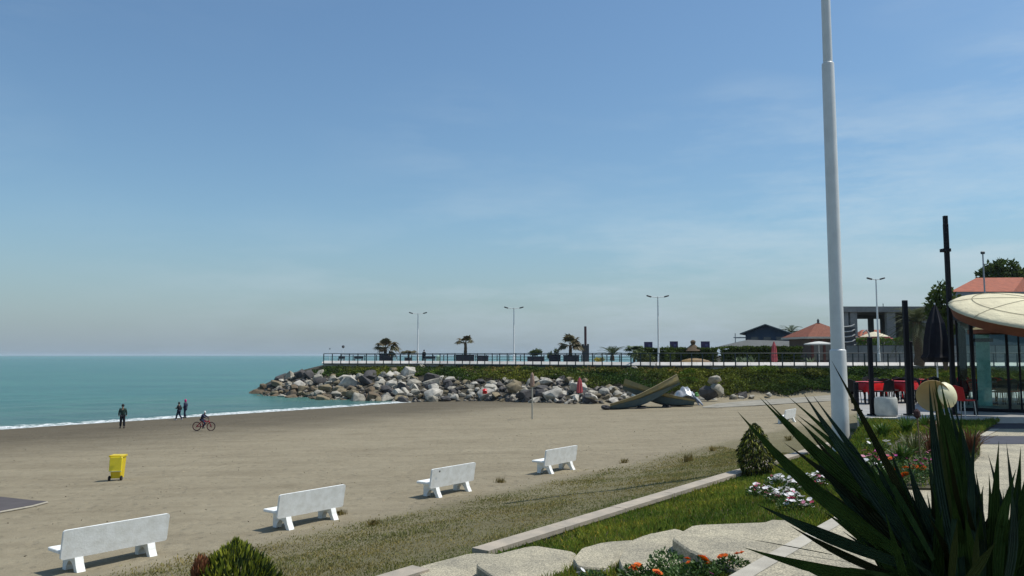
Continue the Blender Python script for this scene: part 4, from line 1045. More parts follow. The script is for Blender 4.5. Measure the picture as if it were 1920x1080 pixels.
for px, w_, h_, lab in ((640, 1.0, .9, 'dark bench near the tip of the jetty'), (806, 1.6, .7, 'dark bench right of the figure on the jetty'), (672, 1.4, .8, 'dark bench between the globe lamp and the first palm')):
    q_ = deckpt(px, 2.6); t = thing('jetty_bench', lab, 'bench', q_, group='dark benches on the jetty')
    mb = MB(); mb.box((0, 0, .45), (w_, .5, .07)); mb.build('seat', M_DKGREY, t); mb = MB(); mb.box((0, .25, .70), (w_, .06, .38)); mb.build('backrest', M_DKGREY, t)
    for s in (-1, 1): mb = MB(); mb.box((s * w_ * .4, 0, .21), (.1, .45, .42)); mb.build('leg', M_DKGREY, t)
q_ = deckpt(822, 2.6); t = thing('litter_bin', 'pale green litter bin behind the railing right of the figure', 'bin', q_); mb = MB(); mb.lathe([(.26, 0), (.33, .75)], 12); mb.build('body', mat('pale_green', (.35, .55, .42), .6), t); mb = MB(); mb.lathe([(.35, .75), (.35, .8), (.2, .95), (.05, 1.0)], 12); mb.build('lid', mat('pale_green', (.35, .55, .42)), t)

# separate taller shrubs that break the line of the slope planting
for k in range(34):
    px = rnd.uniform(600, 1800); t_ = rnd.uniform(max(vegline(px), .25) + .05, .80); B = float(np.interp(px, PXB, YB)); D = yd(px); Yq = B + (D - B) * t_; x = (px - 960) / 1486 * Yq
    r_ = rnd.uniform(.8, 1.9) * (.8 if px < 860 else 1); c_ = rnd.choice((((.6, .8, .7), (1.2, 1.2, .9)), ((1.3, 1.5, 1.0), (2.2, 2.1, 1.0)), ((1.6, 1.2, .8), (2.4, 1.7, 1.1))))
    bush('shrub', 'rounded dark green shrub on the planted slope under the promenade', Vector((x, Yq, zt(x, Yq) - .15)), r_, r_ * .8, r_ * .62, 900, M_DARKLEAF, .24, 'shrub', c_, SG, stem=False)
# ------------------------------------------------------------------ buildings
def quadbox(mb, P8): mb.add(P8, [(3, 2, 1, 0), (4, 5, 6, 7), (0, 1, 5, 4), (1, 2, 6, 5), (2, 3, 7, 6), (3, 0, 4, 7)])
M_BLUEW = mat('slate_blue_wall', (.035, .060, .095), .75, .1, .4)
M_GROOF = mat('grey_roof', (.14, .17, .18), .7, .12, .6)
M_WIN = mat('window_glass', (.03, .045, .055), .08, .05, 1, spec=.8)
p = at(1437, 666, 124); p.z = 4.5
t = thing('house', 'dark blue gabled house with grey roof and small balcony behind the hedge', 'house', p, R(-24))
mb = MB(); mb.prism([(-3.1, 0), (3.6, 0), (3.6, 4.6), (0, 5.75), (-3.1, 4.7)], 0, 9, lambda a, b_, h: (a, h, b_)); mb.build('wall', M_BLUEW, t)
for s, w_ in ((-1, 3.9), (1, 4.4)):
    mb = MB(); zz = 4.55 if s < 0 else 4.35
    mb.add([(0, -.6, 5.98), (s * w_, -.6, zz), (s * w_, 9.6, zz), (0, 9.6, 5.98), (0, -.6, 5.80), (s * w_, -.6, zz - .18), (s * w_, 9.6, zz - .18), (0, 9.6, 5.80)], [(0, 1, 2, 3), (7, 6, 5, 4), (0, 4, 5, 1), (1, 5, 6, 2), (2, 6, 7, 3), (3, 7, 4, 0)]); mb.build('roof', M_GROOF, t)
for x in (-1.7, .2, 2.1):
    mb = MB(); mb.box((x, -.02, 3.3), (1.1, .08, 1.3)); wn = mb.build('window', M_WIN, t); mb = MB(); mb.box((x, -.05, 2.6), (1.3, .12, .08)); mb.build('sill', M_GROOF, wn)
mb = MB(); mb.box((-3.9, .8, 2.6), (1.7, 3, .15)); mb.box((-3.9, .8, 3.9), (1.9, 3.2, .13)); mb.box((-4.6, -.5, 2.6), (.12, .12, 3.9)); mb.build('balcony', mat('pale_balcony', (.36, .38, .38), .7), t)
mb = MB(); mb.box((-4.7, .8, 3.1), (.05, 3, .05)); mb.box((-4.7, .8, 2.9), (.05, 3, .03)); mb.build('balcony_rail', M_DKGREY, t)
# long low grey roofed building in front
p = at(1425, 666, 112); p.z = 4.5; t = thing('low_building', 'long low building with a sloping grey roof in front of the blue house', 'building', p, R(-4))
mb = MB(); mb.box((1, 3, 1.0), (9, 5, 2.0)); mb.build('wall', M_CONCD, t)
mb = MB(); mb.add([(-6.2, -.2, 2.25), (5.4, -.2, 2.0), (5.4, 1.5, 3.1), (-1.3, 1.5, 3.3), (-6.2, -.2, 2.10), (5.4, -.2, 1.85), (5.4, 6, 3.0), (-1.3, 6, 3.2)], [(0, 1, 2, 3), (0, 4, 5, 1), (3, 2, 6, 7), (4, 7, 6, 5), (1, 5, 6, 2), (0, 3, 7, 4)]); mb.build('roof', mat('ash_roof', (.115, .125, .125), .8, .12, .5), t)
# tiled pavilion
p = at(1563, 666, 101); p.z = 4.5; t = thing('tiled_pavilion', 'brown pavilion with a red tiled hipped roof left of the tall white pole', 'building', p, R(8))
mb = MB(); mb.box((0.2, 3.5, 1.6), (5.8, 5.6, 3.2)); mb.build('wall', mat('brown_wall', (.10, .075, .06), .85, .12, .6), t)
for x in (-2.5, -.9, .9, 2.7): mb = MB(); mb.box((x, .62, 1.6), (.3, .2, 3.2)); mb.build('pillar', mat('redbrown_pillar', (.13, .05, .04), .8), t)
for x in (-1.7, 0.0): mb = MB(); mb.box((x, .66, 1.6), (1.4, .06, 2.2)); mb.build('shutter', mat('grey_shutter', (.16, .16, .15), .6), t)
e_ = 3.45; mb = MB(); mb.add([(-e_, 0, 3.45), (e_, 0, 3.45), (e_, 7.0, 3.45), (-e_, 7.0, 3.45), (-.25, 3.5, 5.35), (.25, 3.5, 5.35)], [(3, 2, 1, 0), (0, 1, 5, 4), (1, 2, 5), (2, 3, 4, 5), (3, 0, 4)])
M_TILE = mat('terracotta_tiles', (.27, .092, .050), .8, .15, 3)
wv = M_TILE.node_tree.nodes.new('ShaderNodeTexWave'); wv.inputs['Scale'].default_value = 2.2; wv.inputs['Distortion'].default_value = .5
M_TILE.node_tree.links.new(objc(M_TILE.node_tree), wv.inputs['Vector'])
bp_ = M_TILE.node_tree.nodes.new('ShaderNodeBump'); bp_.inputs['Distance'].default_value = .06; M_TILE.node_tree.links.new(wv.outputs['Fac'], bp_.inputs['Height'])
M_TILE.node_tree.links.new(bp_.outputs[0], [n for n in M_TILE.node_tree.nodes if n.type == 'BSDF_PRINCIPLED'][0].inputs['Normal'])
rf = mb.build('roof', M_TILE, t)
mb = MB(); mb.box((0, 3.5, 3.33), (2 * e_ + .1, 7.1, .24)); mb.build('fascia', mat('pale_fascia', (.50, .47, .40), .7), t)
mb = MB(); mb.lathe([(.22, 5.3), (.12, 5.5), (.18, 5.65), (.05, 5.9)], 8, (0, 3.5, 0)); mb.build('finial', M_DKGREY, rf)
# unfinished concrete frame
Yc = 115; L0, L1 = at(1578, 666, Yc).x, at(1812, 666, Yc).x; p = Vector((L0, Yc, 4.5)); Hc = at(1600, 575, Yc).z - 4.5; Wc = L1 - L0
t = thing('concrete_frame', 'unfinished grey concrete building of open bays and a flat slab roof', 'building', p)
mb = MB(); kx = L0 * 10.5 / Yc; mb.prism([(-.3, -.5), (Wc + .3, -.5), (Wc + .3 + kx, 10.5), (-.3 + kx, 10.5)], Hc - .8, Hc, lambda a, b_, h: (a, b_, h)); mb.build('roof', M_CONC, t)
def cx(px): return at(px, 666, Yc).x - L0
for px, w_ in ((1586, .9), (1602, 1.0), (1672, 1.25), (1741, 1.1), (1800, 1.1)):
    mb = MB(); mb.box((cx(px), .1, (Hc - .8) / 2), (w_, .7, Hc - .8)); mb.build('column', M_CONC, t)
def cxb(px): return at(px, 666, Yc + 9).x - L0
zt_, zb_ = at(0, 598, Yc + 9).z - 4.5, at(0, 630, Yc + 9).z - 4.5
mb = MB()
for a, b_ in ((1576, 1609), (1630, 1640), (1653, 1816)): mb.box(((cxb(a) + cxb(b_)) / 2, 9, (Hc - .8) / 2), (cxb(b_) - cxb(a), .3, Hc - .8))
mb.box(((cxb(1609) + cxb(1653)) / 2, 9.02, zb_ / 2), (cxb(1653) - cxb(1609) + .1, .28, zb_)); mb.box(((cxb(1609) + cxb(1653)) / 2, 9.02, (Hc - .8 + zt_) / 2), (cxb(1653) - cxb(1609) + .1, .28, Hc - .8 - zt_))
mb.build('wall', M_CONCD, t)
mb = MB(); mb.box((Wc / 2, 5, Hc * .52), (Wc - .5, 8, .25)); mb.build('floor_slab', M_CONC, t) if False else None
for px, h_ in ((1600, .5), (1690, .8)): mb = MB(); mb.tube([(cx(px), 5, Hc), (cx(px), 5, Hc + h_)], .05, 6); mb.build('rebar', M_DKGREY, t)
# small red roof seen through the bays
p = at(1640, 666, 150); p.z = 4.5; t = thing('house', 'small house with a red roof seen through the open concrete bays', 'house', p)
mb = MB(); mb.box((0, 3, 2), (5, 5, 4.0)); mb.build('wall', mat('far_wall', (.20, .19, .18), .8), t)
mb = MB(); mb.add([(-3.2, -.3, 4.0), (3.2, -.3, 4.0), (3.2, 6, 4.0), (-3.2, 6, 4.0), (-1.0, 2.8, 6.0), (2.6, 2.8, 6.0)], [(3, 2, 1, 0), (0, 1, 5, 4), (1, 2, 5), (2, 3, 4, 5), (3, 0, 4)]); mb.build('roof', M_ROOF, t)
# red roofed building on the right
Yr = 110; p = at(1786, 666, Yr); p.z = 4.5; t = thing('restaurant_building', 'large building with a red sheet roof and grey fascia behind the cream canopy', 'building', p)
def rz_(py): return (at(0, py, Yr).z - 4.5) / 1.83
def rx_(px): return (at(px, 666, Yr).x - p.x) / 1.83
t.scale = (1.83,) * 3; ez, ridge = rz_(548), rz_(516)
mb = MB(); mb.prism([(.5, .5), (14.4, .5), (14.4, 10.5), (6.2, 10.5)], 0, ez - .5, lambda a, b_, h: (a, b_, h)); mb.build('wall', mat('blue_grey_wall', (.10, .14, .17), .7), t)
for x in (1.5, 4.5, 7.5): mb = MB(); mb.box((x, .46, ez - 2.2), (2.0, .1, 1.8)); mb.build('window', M_WIN, t)
mb = MB(); mb.prism([(-.25, -.55), (14.7, -.55), (14.7, 11), (6.4, 11)], ez - .44, ez - .004, lambda a, b_, h: (a, b_, h)); mb.build('fascia', mat('grey_fascia', (.20, .23, .25), .6), t)
mb = MB(); R0, R1 = rx_(1846) , rx_(1925)
mb.add([(-.3, -.6, ez), (rx_(1897), -.6, ez), (R1 + 4, 5.2, ez), (R1 + 4, 11, ez), (6.4, 11, ez), (R0 + 2.4, 4.6, ridge + .25), (R1 + 3.2, 4.8, ridge + .3)], [(4, 3, 2, 1, 0), (0, 1, 6, 5), (1, 2, 6), (2, 3, 6), (3, 4, 5, 6), (4, 0, 5)]); mb.build('roof', M_ROOF, t)
bush('tree', 'round dark tree crown rising behind the red sheet roof', Vector((at(1882, 666, 146).x, 146, 4.3)), 5.2, 4.5, 20.0, 2600, M_DARKLEAF, .8, 'tree', lumps=[(0, 0, 16.3, .22), (-1.8, 0, 15.6, .22), (2.4, 0, 15.9, .24), (.5, 0, 14.8, .35), (3.6, 0, 14.6, .25), (-3, 0, 14.3, .25)])
bush('tree', 'greyish tree behind the black folded umbrella and tall black post', Vector((at(1772, 666, 75).x, 75, 4.2)), 2.2, 2.0, 8.0, 1500, M_DARKLEAF, .45, 'tree', lumps=[(0, 0, 6.2, .45), (-.7, 0, 5.5, .4), (.9, 0, 5.2, .4)])
q_ = Vector((at(1484, 666, 140).x, 140, 4.5)); palm('palm_tree', 'broad crowned palm rising behind the ridge of the blue house', q_, 5.2, 3.1, 'feather', 46, .3, spread=(-.1, 1.6), m=M_FANG, droop=.5)
q_ = Vector((at(1722, 666, 84).x, 84, 4.5)); palm('date_palm', 'tall date palm with drooping olive fronds before the concrete building', q_, 4.6, 3.5, 'feather', 80, .42, spread=(-1.1, 2.2), m=mat('olive_frond', (.11, .13, .055), .6, trans=.3), droop=.45)
# boundary fence
Yf = 93; a_, b_ = at(1586, 666, Yf).x, at(1960, 666, Yf).x; z0 = 4.6; z1 = at(0, 648, Yf).z
t = thing('panel_fence', 'grey upright panel fence behind the terrace between tall pole and glass room', 'fence', (a_, Yf, z0))
M_FENCE = mat('grey_fence', (.20, .225, .23), .7, .1, .6); k = 16
for i in range(k):
    x0 = (b_ - a_) * i / k; w_ = (b_ - a_) / k
    mb = MB(); mb.box((x0 + w_ / 2, 0, (z1 - z0) / 2 + .1), (w_ - .12, .06, z1 - z0 - .2))
    for j in range(8): mb.box((x0 + w_ * (j + .5) / 8, -.05, (z1 - z0) / 2), (.035, .04, z1 - z0 - .1))
    mb.build('panel', M_FENCE, t)
    mb = MB(); mb.box((x0, 0, (z1 - z0) / 2), (.12, .12, z1 - z0)); mb.build('post', M_DKGREY, t)
mb = MB(); mb.box(((b_ - a_) / 2, -.03, z1 - z0 + .03), (b_ - a_, .08, .06)); mb.build('top_rail', M_DKGREY, t)
aa = Vector((at(1588, 666, 98).x, 98, 5.0)); L = at(1702, 666, 98).x - aa.x
bush('hedge', 'bright green clipped hedge behind the grey fence under the cream parasol', aa + Vector((L / 2, 0, .0)), L / 2, .6, at(0, 637, 98).z - 5.0, 3000, mat('bright_leaf', (.10, .18, .03), .6, attr=True, trans=.2), .3, 'hedge', boxy=True, stem=False)
def parasol_open(label, base, h, r_, m, m2=None, tilt=(0, 0), polem=None, val=.14, rise=.5, n_=16, group='open parasols'):
    t = thing('open_parasol', label, 'parasol', base, group=group)
    mb = MB(); mb.tube([(0, 0, 0), (0, 0, h - .02)], .04, 8); mb.build('pole', polem or M_WHITE, t)
    mb = MB(); V = []; Fc = []; lv = [(1.0, 0), (.8, .25), (.5, .6), (.2, .9), (.02, 1)]
    for f, z in lv:
        for j in range(n_): a = 2 * PI * j / n_; V.append((r_ * f * math.cos(a), r_ * f * math.sin(a), rise * z))
    for i in range(len(lv) - 1):
        for j in range(n_): Fc.append((i * n_ + j, i * n_ + (j + 1) % n_, (i + 1) * n_ + (j + 1) % n_, (i + 1) * n_ + j))
    mb.add(V, Fc); c = mb.build('canopy', m, t, True); c.location = (0, 0, h - rise); c.rotation_euler = (tilt[0], tilt[1], 0)
    mb = MB(); mb.lathe([(r_ * .995, -val), (r_ * 1.0, -.002)], n_, cap=False); v_ = mb.build('valance', m2 or m, c, True)
    mb = MB()
    for j in range(8): a = 2 * PI * j / 8; mb.tube([(0, 0, rise * .93), (r_ * .97 * math.cos(a), r_ * .97 * math.sin(a), -.04)], .012, 4)
    mb.build('rib', M_DKGREY, c)
    return t
parasol_open('cream and pink open parasol behind the fence and bright hedge', Vector((at(1641, 666, 101).x, 101, 5.0)), at(0, 622, 101).z - 5.0, 1.8, mat('pale_cream', (.62, .56, .40), .8), M_PINK, rise=.65)
parasol_open('faded pink open parasol overlapping the cream one behind the fence', Vector((at(1625, 666, 104).x, 104, 5.0)), at(0, 630, 104).z - 5.0, 1.6, M_PINK, rise=.45)
parasol_open('pink open parasol at the right of the cream one behind the fence', Vector((at(1659, 666, 103).x, 103, 5.0)), at(0, 630, 103).z - 5.0, 1.4, M_PINK, rise=.45)
parasol_open('flat white open parasol before the tiled pavilion', Vector((at(1536, 666, 97.5).x, 97.5, 4.58)), at(0, 640, 97.5).z - 4.58, 1.75, mat('off_white', (.60, .60, .56), .8), rise=.3)
# black and white layered sign beside the pole
q_ = Vector((at(1588, 666, 96).x, 96, 4.58)); t = thing('louvre_screen', 'dark screen with curved white slats just right of the tall pole', 'screen', q_)
mb = MB(); mb.box((0, 0, 2.6), (2.2, .2, 3.6)); mb.build('panel', M_DKGREY, t)
for k in range(5): mb = MB(); mb.tube([(-.9, -.16, 2.0 + k * .62), (0, -.2, 2.0 + k * .62), (.6, -.2, 2.08 + k * .62), (1.0, -.16, 2.28 + k * .62)], .07, 6); mb.build('slat', mat('white_slat', (.5, .5, .48), .7), t)

# ------------------------------------------------------------------ café terrace
def square_post(name, label, px, pyt, Y, w_, hook=False):
    b_ = at(px, 700, Y); b_.z = ZC_; H = at(px, pyt, Y).z - ZC_
    t = thing(name, label, 'post', b_, group='black posts of the terrace')
    mb = MB(); mb.box((0, 0, H / 2), (w_, w_, H), bev=.01); mb.build('shaft', M_BLACK, t)
    mb = MB(); mb.box((0, 0, .02), (w_ * 2, w_ * 2, .04)); mb.build('base_plate', M_BLACK, t)
    if hook: mb = MB(); mb.tube([(0, 0, H), (-.02, 0, H + .12), (-.09, 0, H + .20), (-.17, 0, H + .14), (-.19, 0, H + .05)], .025, 8); mb.build('hook', mat('pale_hook', (.5, .5, .48), .5), t)
    return t
square_post('terrace_post', 'short black post with a pale curved hook above the red tables', 1633, 632, 22.2, .11, True)
square_post('terrace_post', 'middle height black post between red tables and date palm', 1702, 563, 22.2, .12)
t = square_post('terrace_post', 'tallest black post reaching far above the red sheet roof', 1786, 420, 22.4, .115)
mb = MB(); H = at(0, 408, 22.4).z - ZC_; mb.box((0, 0, H - .35), (.10, .10, .8)); mb.box((-.05, -.02, H - .95), (.22, .2, .09)); mb.build('collar', M_BLACK, t)
square_post('terrace_post', 'thin black post tight against the right of the middle post', 1710, 640, 23.0, .07)
square_post('terrace_post', 'knee high black bollard at the left corner of the red tables', 1604, 716, 24.0, .12)
b_ = at(1758, 700, 33); b_.z = ZC_
parasol_closed('closed_parasol', 'big black folded umbrella beside the tallest black post', b_, at(0, 568, 33).z - ZC_, .62, M_BLKC, M_WHITE, .36)
# white tub
q_ = at(1662, 781, 21.9); q_.z = ZC_
t = thing('tub_planter', 'white round concrete tub standing empty before the black posts', 'planter', q_)
mb = MB(); mb.lathe([(.24, 0), (.29, .06), (.30, .3), (.29, .48), (.27, .52), (.23, .52), (.22, .42)], 22); mb.build('tub', mat('worn_white', (.55, .56, .52), .8, .12, 5, bump=.006, bscale=20), t, True, sharp=60)
mb = MB(); mb.lathe([(.001, .43), (.23, .43)], 16, cap=False); mb.build('soil', M_TRUNK, t)
# chairs
def chair(label, loc, rz, m, legm, group, name='chair'):
    t = thing(name, label, 'chair', loc, rz, group)
    mb = MB(); mb.box((0, 0, .45), (.46, .44, .04), bev=.015); mb.build('seat', m, t)
    mb = MB(); V = []; 
    for i in range(7):
        a = R(-42 + 14 * i); x = .30 * math.sin(a) / math.sin(R(42)) * .80; y = -.20 - .05 * math.cos(a) + .04
        for z, dy in ((.46, .02), (.66, -.02), (.86 - .02 * abs(i - 3), -.06)): V.append((x, y + dy, z))
    V2 = [(x, y - .025, z) for x, y, z in V]
    Fc = [(i * 3 + j, i * 3 + 3 + j, i * 3 + 4 + j, i * 3 + 1 + j) for i in range(6) for j in range(2)]
    Fb = [tuple(k_ + 21 for k_ in reversed(f)) for f in Fc]
    rimf = []
    bd = [i * 3 for i in range(7)] + [19, 20] + [i * 3 + 2 for i in range(5, -1, -1)] + [1]
    for i in range(len(bd)): a, b_ = bd[i], bd[(i + 1) % len(bd)]; rimf.append((a, b_, b_ + 21, a + 21))
    mb.add(V + V2, Fc + Fb + rimf).build('backrest', m, t, True)
    for sx_ in (-.2, .2):
        for sy in (-.18, .19):
            mb = MB(); mb.tube([(sx_ * 1.15, sy * 1.15, 0), (sx_, sy, .44)], .014, 7); mb.build('leg', legm, t)
    return t
M_STEEL = mat('steel_leg', (.50, .52, .52), .3, .05, 4, metal=.6)
q_ = at(1806, 781, 21.75); q_.z = ZC_
rc = chair('red plastic chair with thin metal legs seen side on before the glass room', q_, R(-68), M_RED, M_STEEL, 'red chairs of the terrace')
bcs = []
M_BLKP = mat('black_wicker', (.015, .015, .018), .6, .2, 20)
bc = chair('black chair at the left table of the red covered tables, nearest the bollard', (0, 0, 0), 0, M_BLKP, M_BLACK, 'black chairs round the red tables')
# red tables
def table(label, x, y, rz, m, group, cloth=True):
    t = thing('cafe_table', label, 'table', (x, y, ZC_), rz, group)
    mb = MB(); mb.box((0, 0, .735), (.8, .8, .03)); mb.build('tabletop', M_BLKP, t)
    for sx_ in (-.34, .34):
        for sy in (-.34, .34): mb = MB(); mb.box((sx_, sy, .36), (.05, .05, .72)); mb.build('leg', M_BLACK, t)
    if cloth:
        n_ = 13; V = []; Fc = []
        for i in range(n_):
            for j in range(n_):
                a, b_ = -1 + 2 * i / (n_ - 1), -1 + 2 * j / (n_ - 1); X_, Y_ = a * .74, b_ * .74
                ox, oy = max(0, abs(X_) - .41), max(0, abs(Y_) - .41)
                z = .757 - (ox + oy) * 1.05; x_ = math.copysign(min(abs(X_), .41) + ox * .16 + .015 * math.sin(Y_ * 17), X_) if ox else X_; y_ = math.copysign(min(abs(Y_), .41) + oy * .16 + .015 * math.sin(X_ * 17), Y_) if oy else Y_
                V.append((x_, y_, z))
        Fc = [(i * n_ + j, (i + 1) * n_ + j, (i + 1) * n_ + j + 1, i * n_ + j + 1) for i in range(n_ - 1) for j in range(n_ - 1)]
        mb = MB(); mb.add([(x + .0, y + .0, z) for x, y, z in V], Fc); c = mb.build('tablecloth', M_RED, None, True, sharp=50); c.location = (x, y, ZC_ + .002); c.rotation_euler = (0, 0, rz)
        tag(c, 'red cloth spread over the %s table of the terrace row' % ('leftmost', 'second', 'third', 'rightmost')[len([o for o in COL.objects if o.name.startswith('tablecloth')]) - 1], 'tablecloth', 'red tablecloths on the terrace')
    return t
tabs = [(at(1624, 700, 27.6), .5, 'table at the left end of the red covered row by the bollard'), (at(1655, 700, 29.6), .2, 'table behind the short hooked post in the red covered row'), (at(1688, 700, 28.2), .6, 'table just left of the middle black post in the red covered row'), (at(1716, 700, 30.5), .3, 'table right of the middle black post in the red covered row')]
k = 0
clab = ['on the sea side', 'on the near side', 'on the far side', 'on the glass room side']
for i, (q_, rz, lab) in enumerate(tabs):
    table(lab, q_.x, q_.y, rz, M_RED, 'red covered tables on the terrace')
    for j in (0, 1, 2, 3):
        if (i, j) in ((1, 0), (3, 2)): continue
        a = rz + [PI / 2 * 2, -PI / 2, PI / 2, 0][j]; x, y = q_.x + math.cos(a) * .62, q_.y + math.sin(a) * .62
        l_ = 'black chair %s of the %s red covered table' % (clab[j], ('leftmost', 'second', 'third', 'rightmost')[i])
        if k == 0: bc.location = (x, y, ZC_); bc.rotation_euler = (0, 0, a + PI / 2); bc['label'] = l_
        else: dup(bc, (x, y, ZC_), a + PI / 2, l_)
        k += 1
# glass room
gx0, gy0, gx1, gy1 = at(1797, 700, 24).x, 24.0, 24.5, 34.0; Hg = 2.72
t = thing('glass_room', 'glass walled terrace room with dark frames under the cream canopy', 'building', (gx0, gy0, ZC_), R(-31))
M_GLASS = bpy.data.materials.new('greenish_glass'); gnt2, gb2, go2 = nodes(M_GLASS); gnt2.nodes.remove(gb2)
tr = gnt2.nodes.new('ShaderNodeBsdfTransparent'); tr.inputs[0].default_value = (.78, .88, .85, 1); gl = gnt2.nodes.new('ShaderNodeBsdfGlossy'); gl.inputs['Roughness'].default_value = .03; gl.inputs[0].default_value = (.8, .9, .9, 1)
fr = gnt2.nodes.new('ShaderNodeMath'); fr.operation = 'POWER'; fr.inputs[1].default_value = 4.; lw = gnt2.nodes.new('ShaderNodeLayerWeight'); lw.inputs[0].default_value = .5; gnt2.links.new(lw.outputs['Facing'], fr.inputs[0]); mx = gnt2.nodes.new('ShaderNodeMixShader'); ad = gnt2.nodes.new('ShaderNodeMath'); ad.operation = 'ADD'; ad.inputs[1].default_value = .04
gnt2.links.new(fr.outputs[0], ad.inputs[0]); gnt2.links.new(ad.outputs[0], mx.inputs[0]); gnt2.links.new(tr.outputs[0], mx.inputs[1]); gnt2.links.new(gl.outputs[0], mx.inputs[2]); gnt2.links.new(mx.outputs[0], go2.inputs[0])
Wg, Dg = gx1 - gx0, gy1 - gy0
for k in range(7):
    x0, x1 = Wg * k / 7, Wg * (k + 1) / 7
    mb = MB(); mb.box(((x0 + x1) / 2, 0, Hg / 2), (x1 - x0 - .05, .012, Hg - .1)); mb.build('glass_pane', M_GLASS, t)
    mb = MB(); mb.box((x0, 0, Hg / 2), (.05, .08, Hg)); mb.build('mullion', M_BLACK, t)
for k in range(5):
    y0, y1 = Dg * k / 5, Dg * (k + 1) / 5
    mb = MB(); mb.box((0, (y0 + y1) / 2, Hg / 2), (.012, y1 - y0 - .05, Hg - .1)); mb.build('glass_pane', M_GLASS, t)
    mb = MB(); mb.box((0, y1, Hg / 2), (.08, .05, Hg)); mb.build('mullion', M_BLACK, t)
mb = MB(); mb.box((Wg / 2, -.0, .05), (Wg, .10, .1)); mb.build('bottom_rail', M_BLACK, t)
mb = MB(); mb.box((Wg / 2, Dg / 2, Hg + .10), (Wg + .3, Dg + .3, .2)); mb.build('roof', M_DKGREY, t)
q_ = at(1845, 700, 26.5)
mb = MB(); gq = Matrix.Rotation(R(31), 3, 'Z') @ Vector((q_.x - gx0, q_.y - gy0, 0)); mb.box((gq.x, gq.y, Hg / 2), (.40, .3, Hg - .01)); mb.build('pillar', mat('pale_teal', (.50, .82, .80), .6), t)
mb = MB(); mb.box((gq.x, gq.y - .16, Hg - .55), (.62, .12, .12)); mb.build('bracket', M_BLACK, t)
# tables and chairs inside
inn = [(1852, 27.2), (1893, 28.5), (1925, 27.0), (1830, 30.0)]
for i, (px, Yq) in enumerate(inn):
    q_ = at(px, 700, Yq)
    t = thing('cafe_table', ['black table inside the glass room beside the pale teal pillar', 'black table inside the glass room right of the pillar', 'black table inside the glass room at the picture edge', 'black table at the back of the glass room'][i], 'table', (q_.x, q_.y, ZC_), .3 * i, 'black tables in the glass room')
    mb = MB(); mb.box((0, 0, .735), (.85, .85, .04)); mb.build('tabletop', M_BLKP, t); mb = MB(); mb.lathe([(.28, 0), (.28, .03), (.04, .06), (.04, .72)], 12); mb.build('leg', M_BLACK, t)
    for j, (dx, dy, a) in enumerate(((-.62, 0, -PI / 2), (.62, 0, PI / 2), (0, -.62, 0), (0, .62, PI))):
        red = (j == 3) or (i == 2 and j == 0)
        where = ('beside the pillar table', 'at the table right of the pillar', 'at the edge table', 'at the back table')[i]
        side = ('on the left', 'on the right', 'in front', 'behind')[j]
        dup(rc if red else bc, (q_.x + dx, q_.y + dy, ZC_), a, ('red' if red else 'black') + ' chair %s %s inside the glass room' % (side, where), 'chairs in the glass room')
# cream canopy parasol, tilted to the walkway
b_ = at(1826, 700, 22.9)
q_ = at(1936, 577, 20.6)
t = thing('large_parasol', 'large cream canopy with a brown valance tilted over the glass room front', 'parasol', (at(1826, 700, 22.4).x, 22.4, ZC_))
mb = MB(); H = q_.z - ZC_; mb.tube([(0, 0, 0), (-.03, 0, 2.6)], .055, 8); mb.tube([(-.03, 0, 2.55), (q_.x - t.location.x, q_.y - 22.4, H - .05)], .05, 8); mb.build('pole', M_BLACK, t)
rr = 1.95; MT = Matrix.Rotation(R(17), 4, 'X')
V = []; n_ = 40; lv = [(1.0, -.03), (.93, .06), (.75, .16), (.5, .25), (.25, .31), (.02, .33)]; mb = MB()
mb.lathe([(rr * f, z) for f, z in lv], n_, cap=False); c = mb.build('canopy', M_CREAM, t, True); c.location = (q_.x - t.location.x, q_.y - 22.4, H - .1); c.rotation_euler = (R(17.5), 0, 0)
sol = c.modifiers.new('s', 'SOLIDIFY'); sol.thickness = .01
mb = MB(); mb.lathe([(rr * .93, -.28), (rr * .985, -.04)], n_, cap=False); mb.build('valance', M_BROWN, c, True)
mb = MB(); mb.lathe([(rr * .98, -.05), (.1, .2)], n_, cap=False); mb.build('lining', M_BROWN, c, True)
mb = MB()
for j in range(8): a = 2 * PI * j / 8 + .3; mb.tube([(rr * f * math.cos(a) * 1.003, rr * f * math.sin(a) * 1.003, z + .012) for f, z in lv], .006, 4)
mb.tube([(rr * .72 * math.cos(2 * PI * j / 40), rr * .72 * math.sin(2 * PI * j / 40), .185) for j in range(41)], .007, 4); mb.build('seam', mat('seam_thread', (.20, .18, .12), .9), c)
parasol_open('smaller olive brown parasol tucked under the left tip of the cream canopy', Vector((at(1842, 700, 25.0).x - .25, 23.3, ZC_)), at(0, 596, 23.3).z - ZC_, 1.0, mat('olive_cloth', (.20, .17, .08), .85), M_BROWN, polem=M_BLACK, rise=.35, val=.12)
# ------------------------------------------------------------------ grass
def inside(poly, x, y):
    c = False; n = len(poly)
    for i in range(n):
        x1, y1 = poly[i]; x2, y2 = poly[(i + 1) % n]
        if (y1 > y) != (y2 > y) and x < (x2 - x1) * (y - y1) / (y2 - y1) + x1: c = not c
    return c
slab_px = [([(778, 1064), (884, 1036), (968, 1040), (905, 1066), (880, 1110), (800, 1100)], 2.90), ([(891, 1058), (925, 1040), (1002, 1022), (1082, 1035), (1074, 1064), (1030, 1080), (930, 1085)], 3.06),
           ([(1074, 1047), (1092, 1027), (1135, 1016), (1192, 1012), (1172, 1042), (1140, 1066), (1085, 1063)], 3.17), ([(1160, 1046), (1180, 1015), (1215, 1001), (1270, 990), (1330, 1020), (1300, 1055), (1215, 1075), (1168, 1070)], 3.29),
           ([(1259, 1007), (1300, 984), (1436, 979), (1450, 974), (1478, 975), (1520, 1003), (1400, 1075), (1330, 1048), (1290, 1030)], 3.44)]
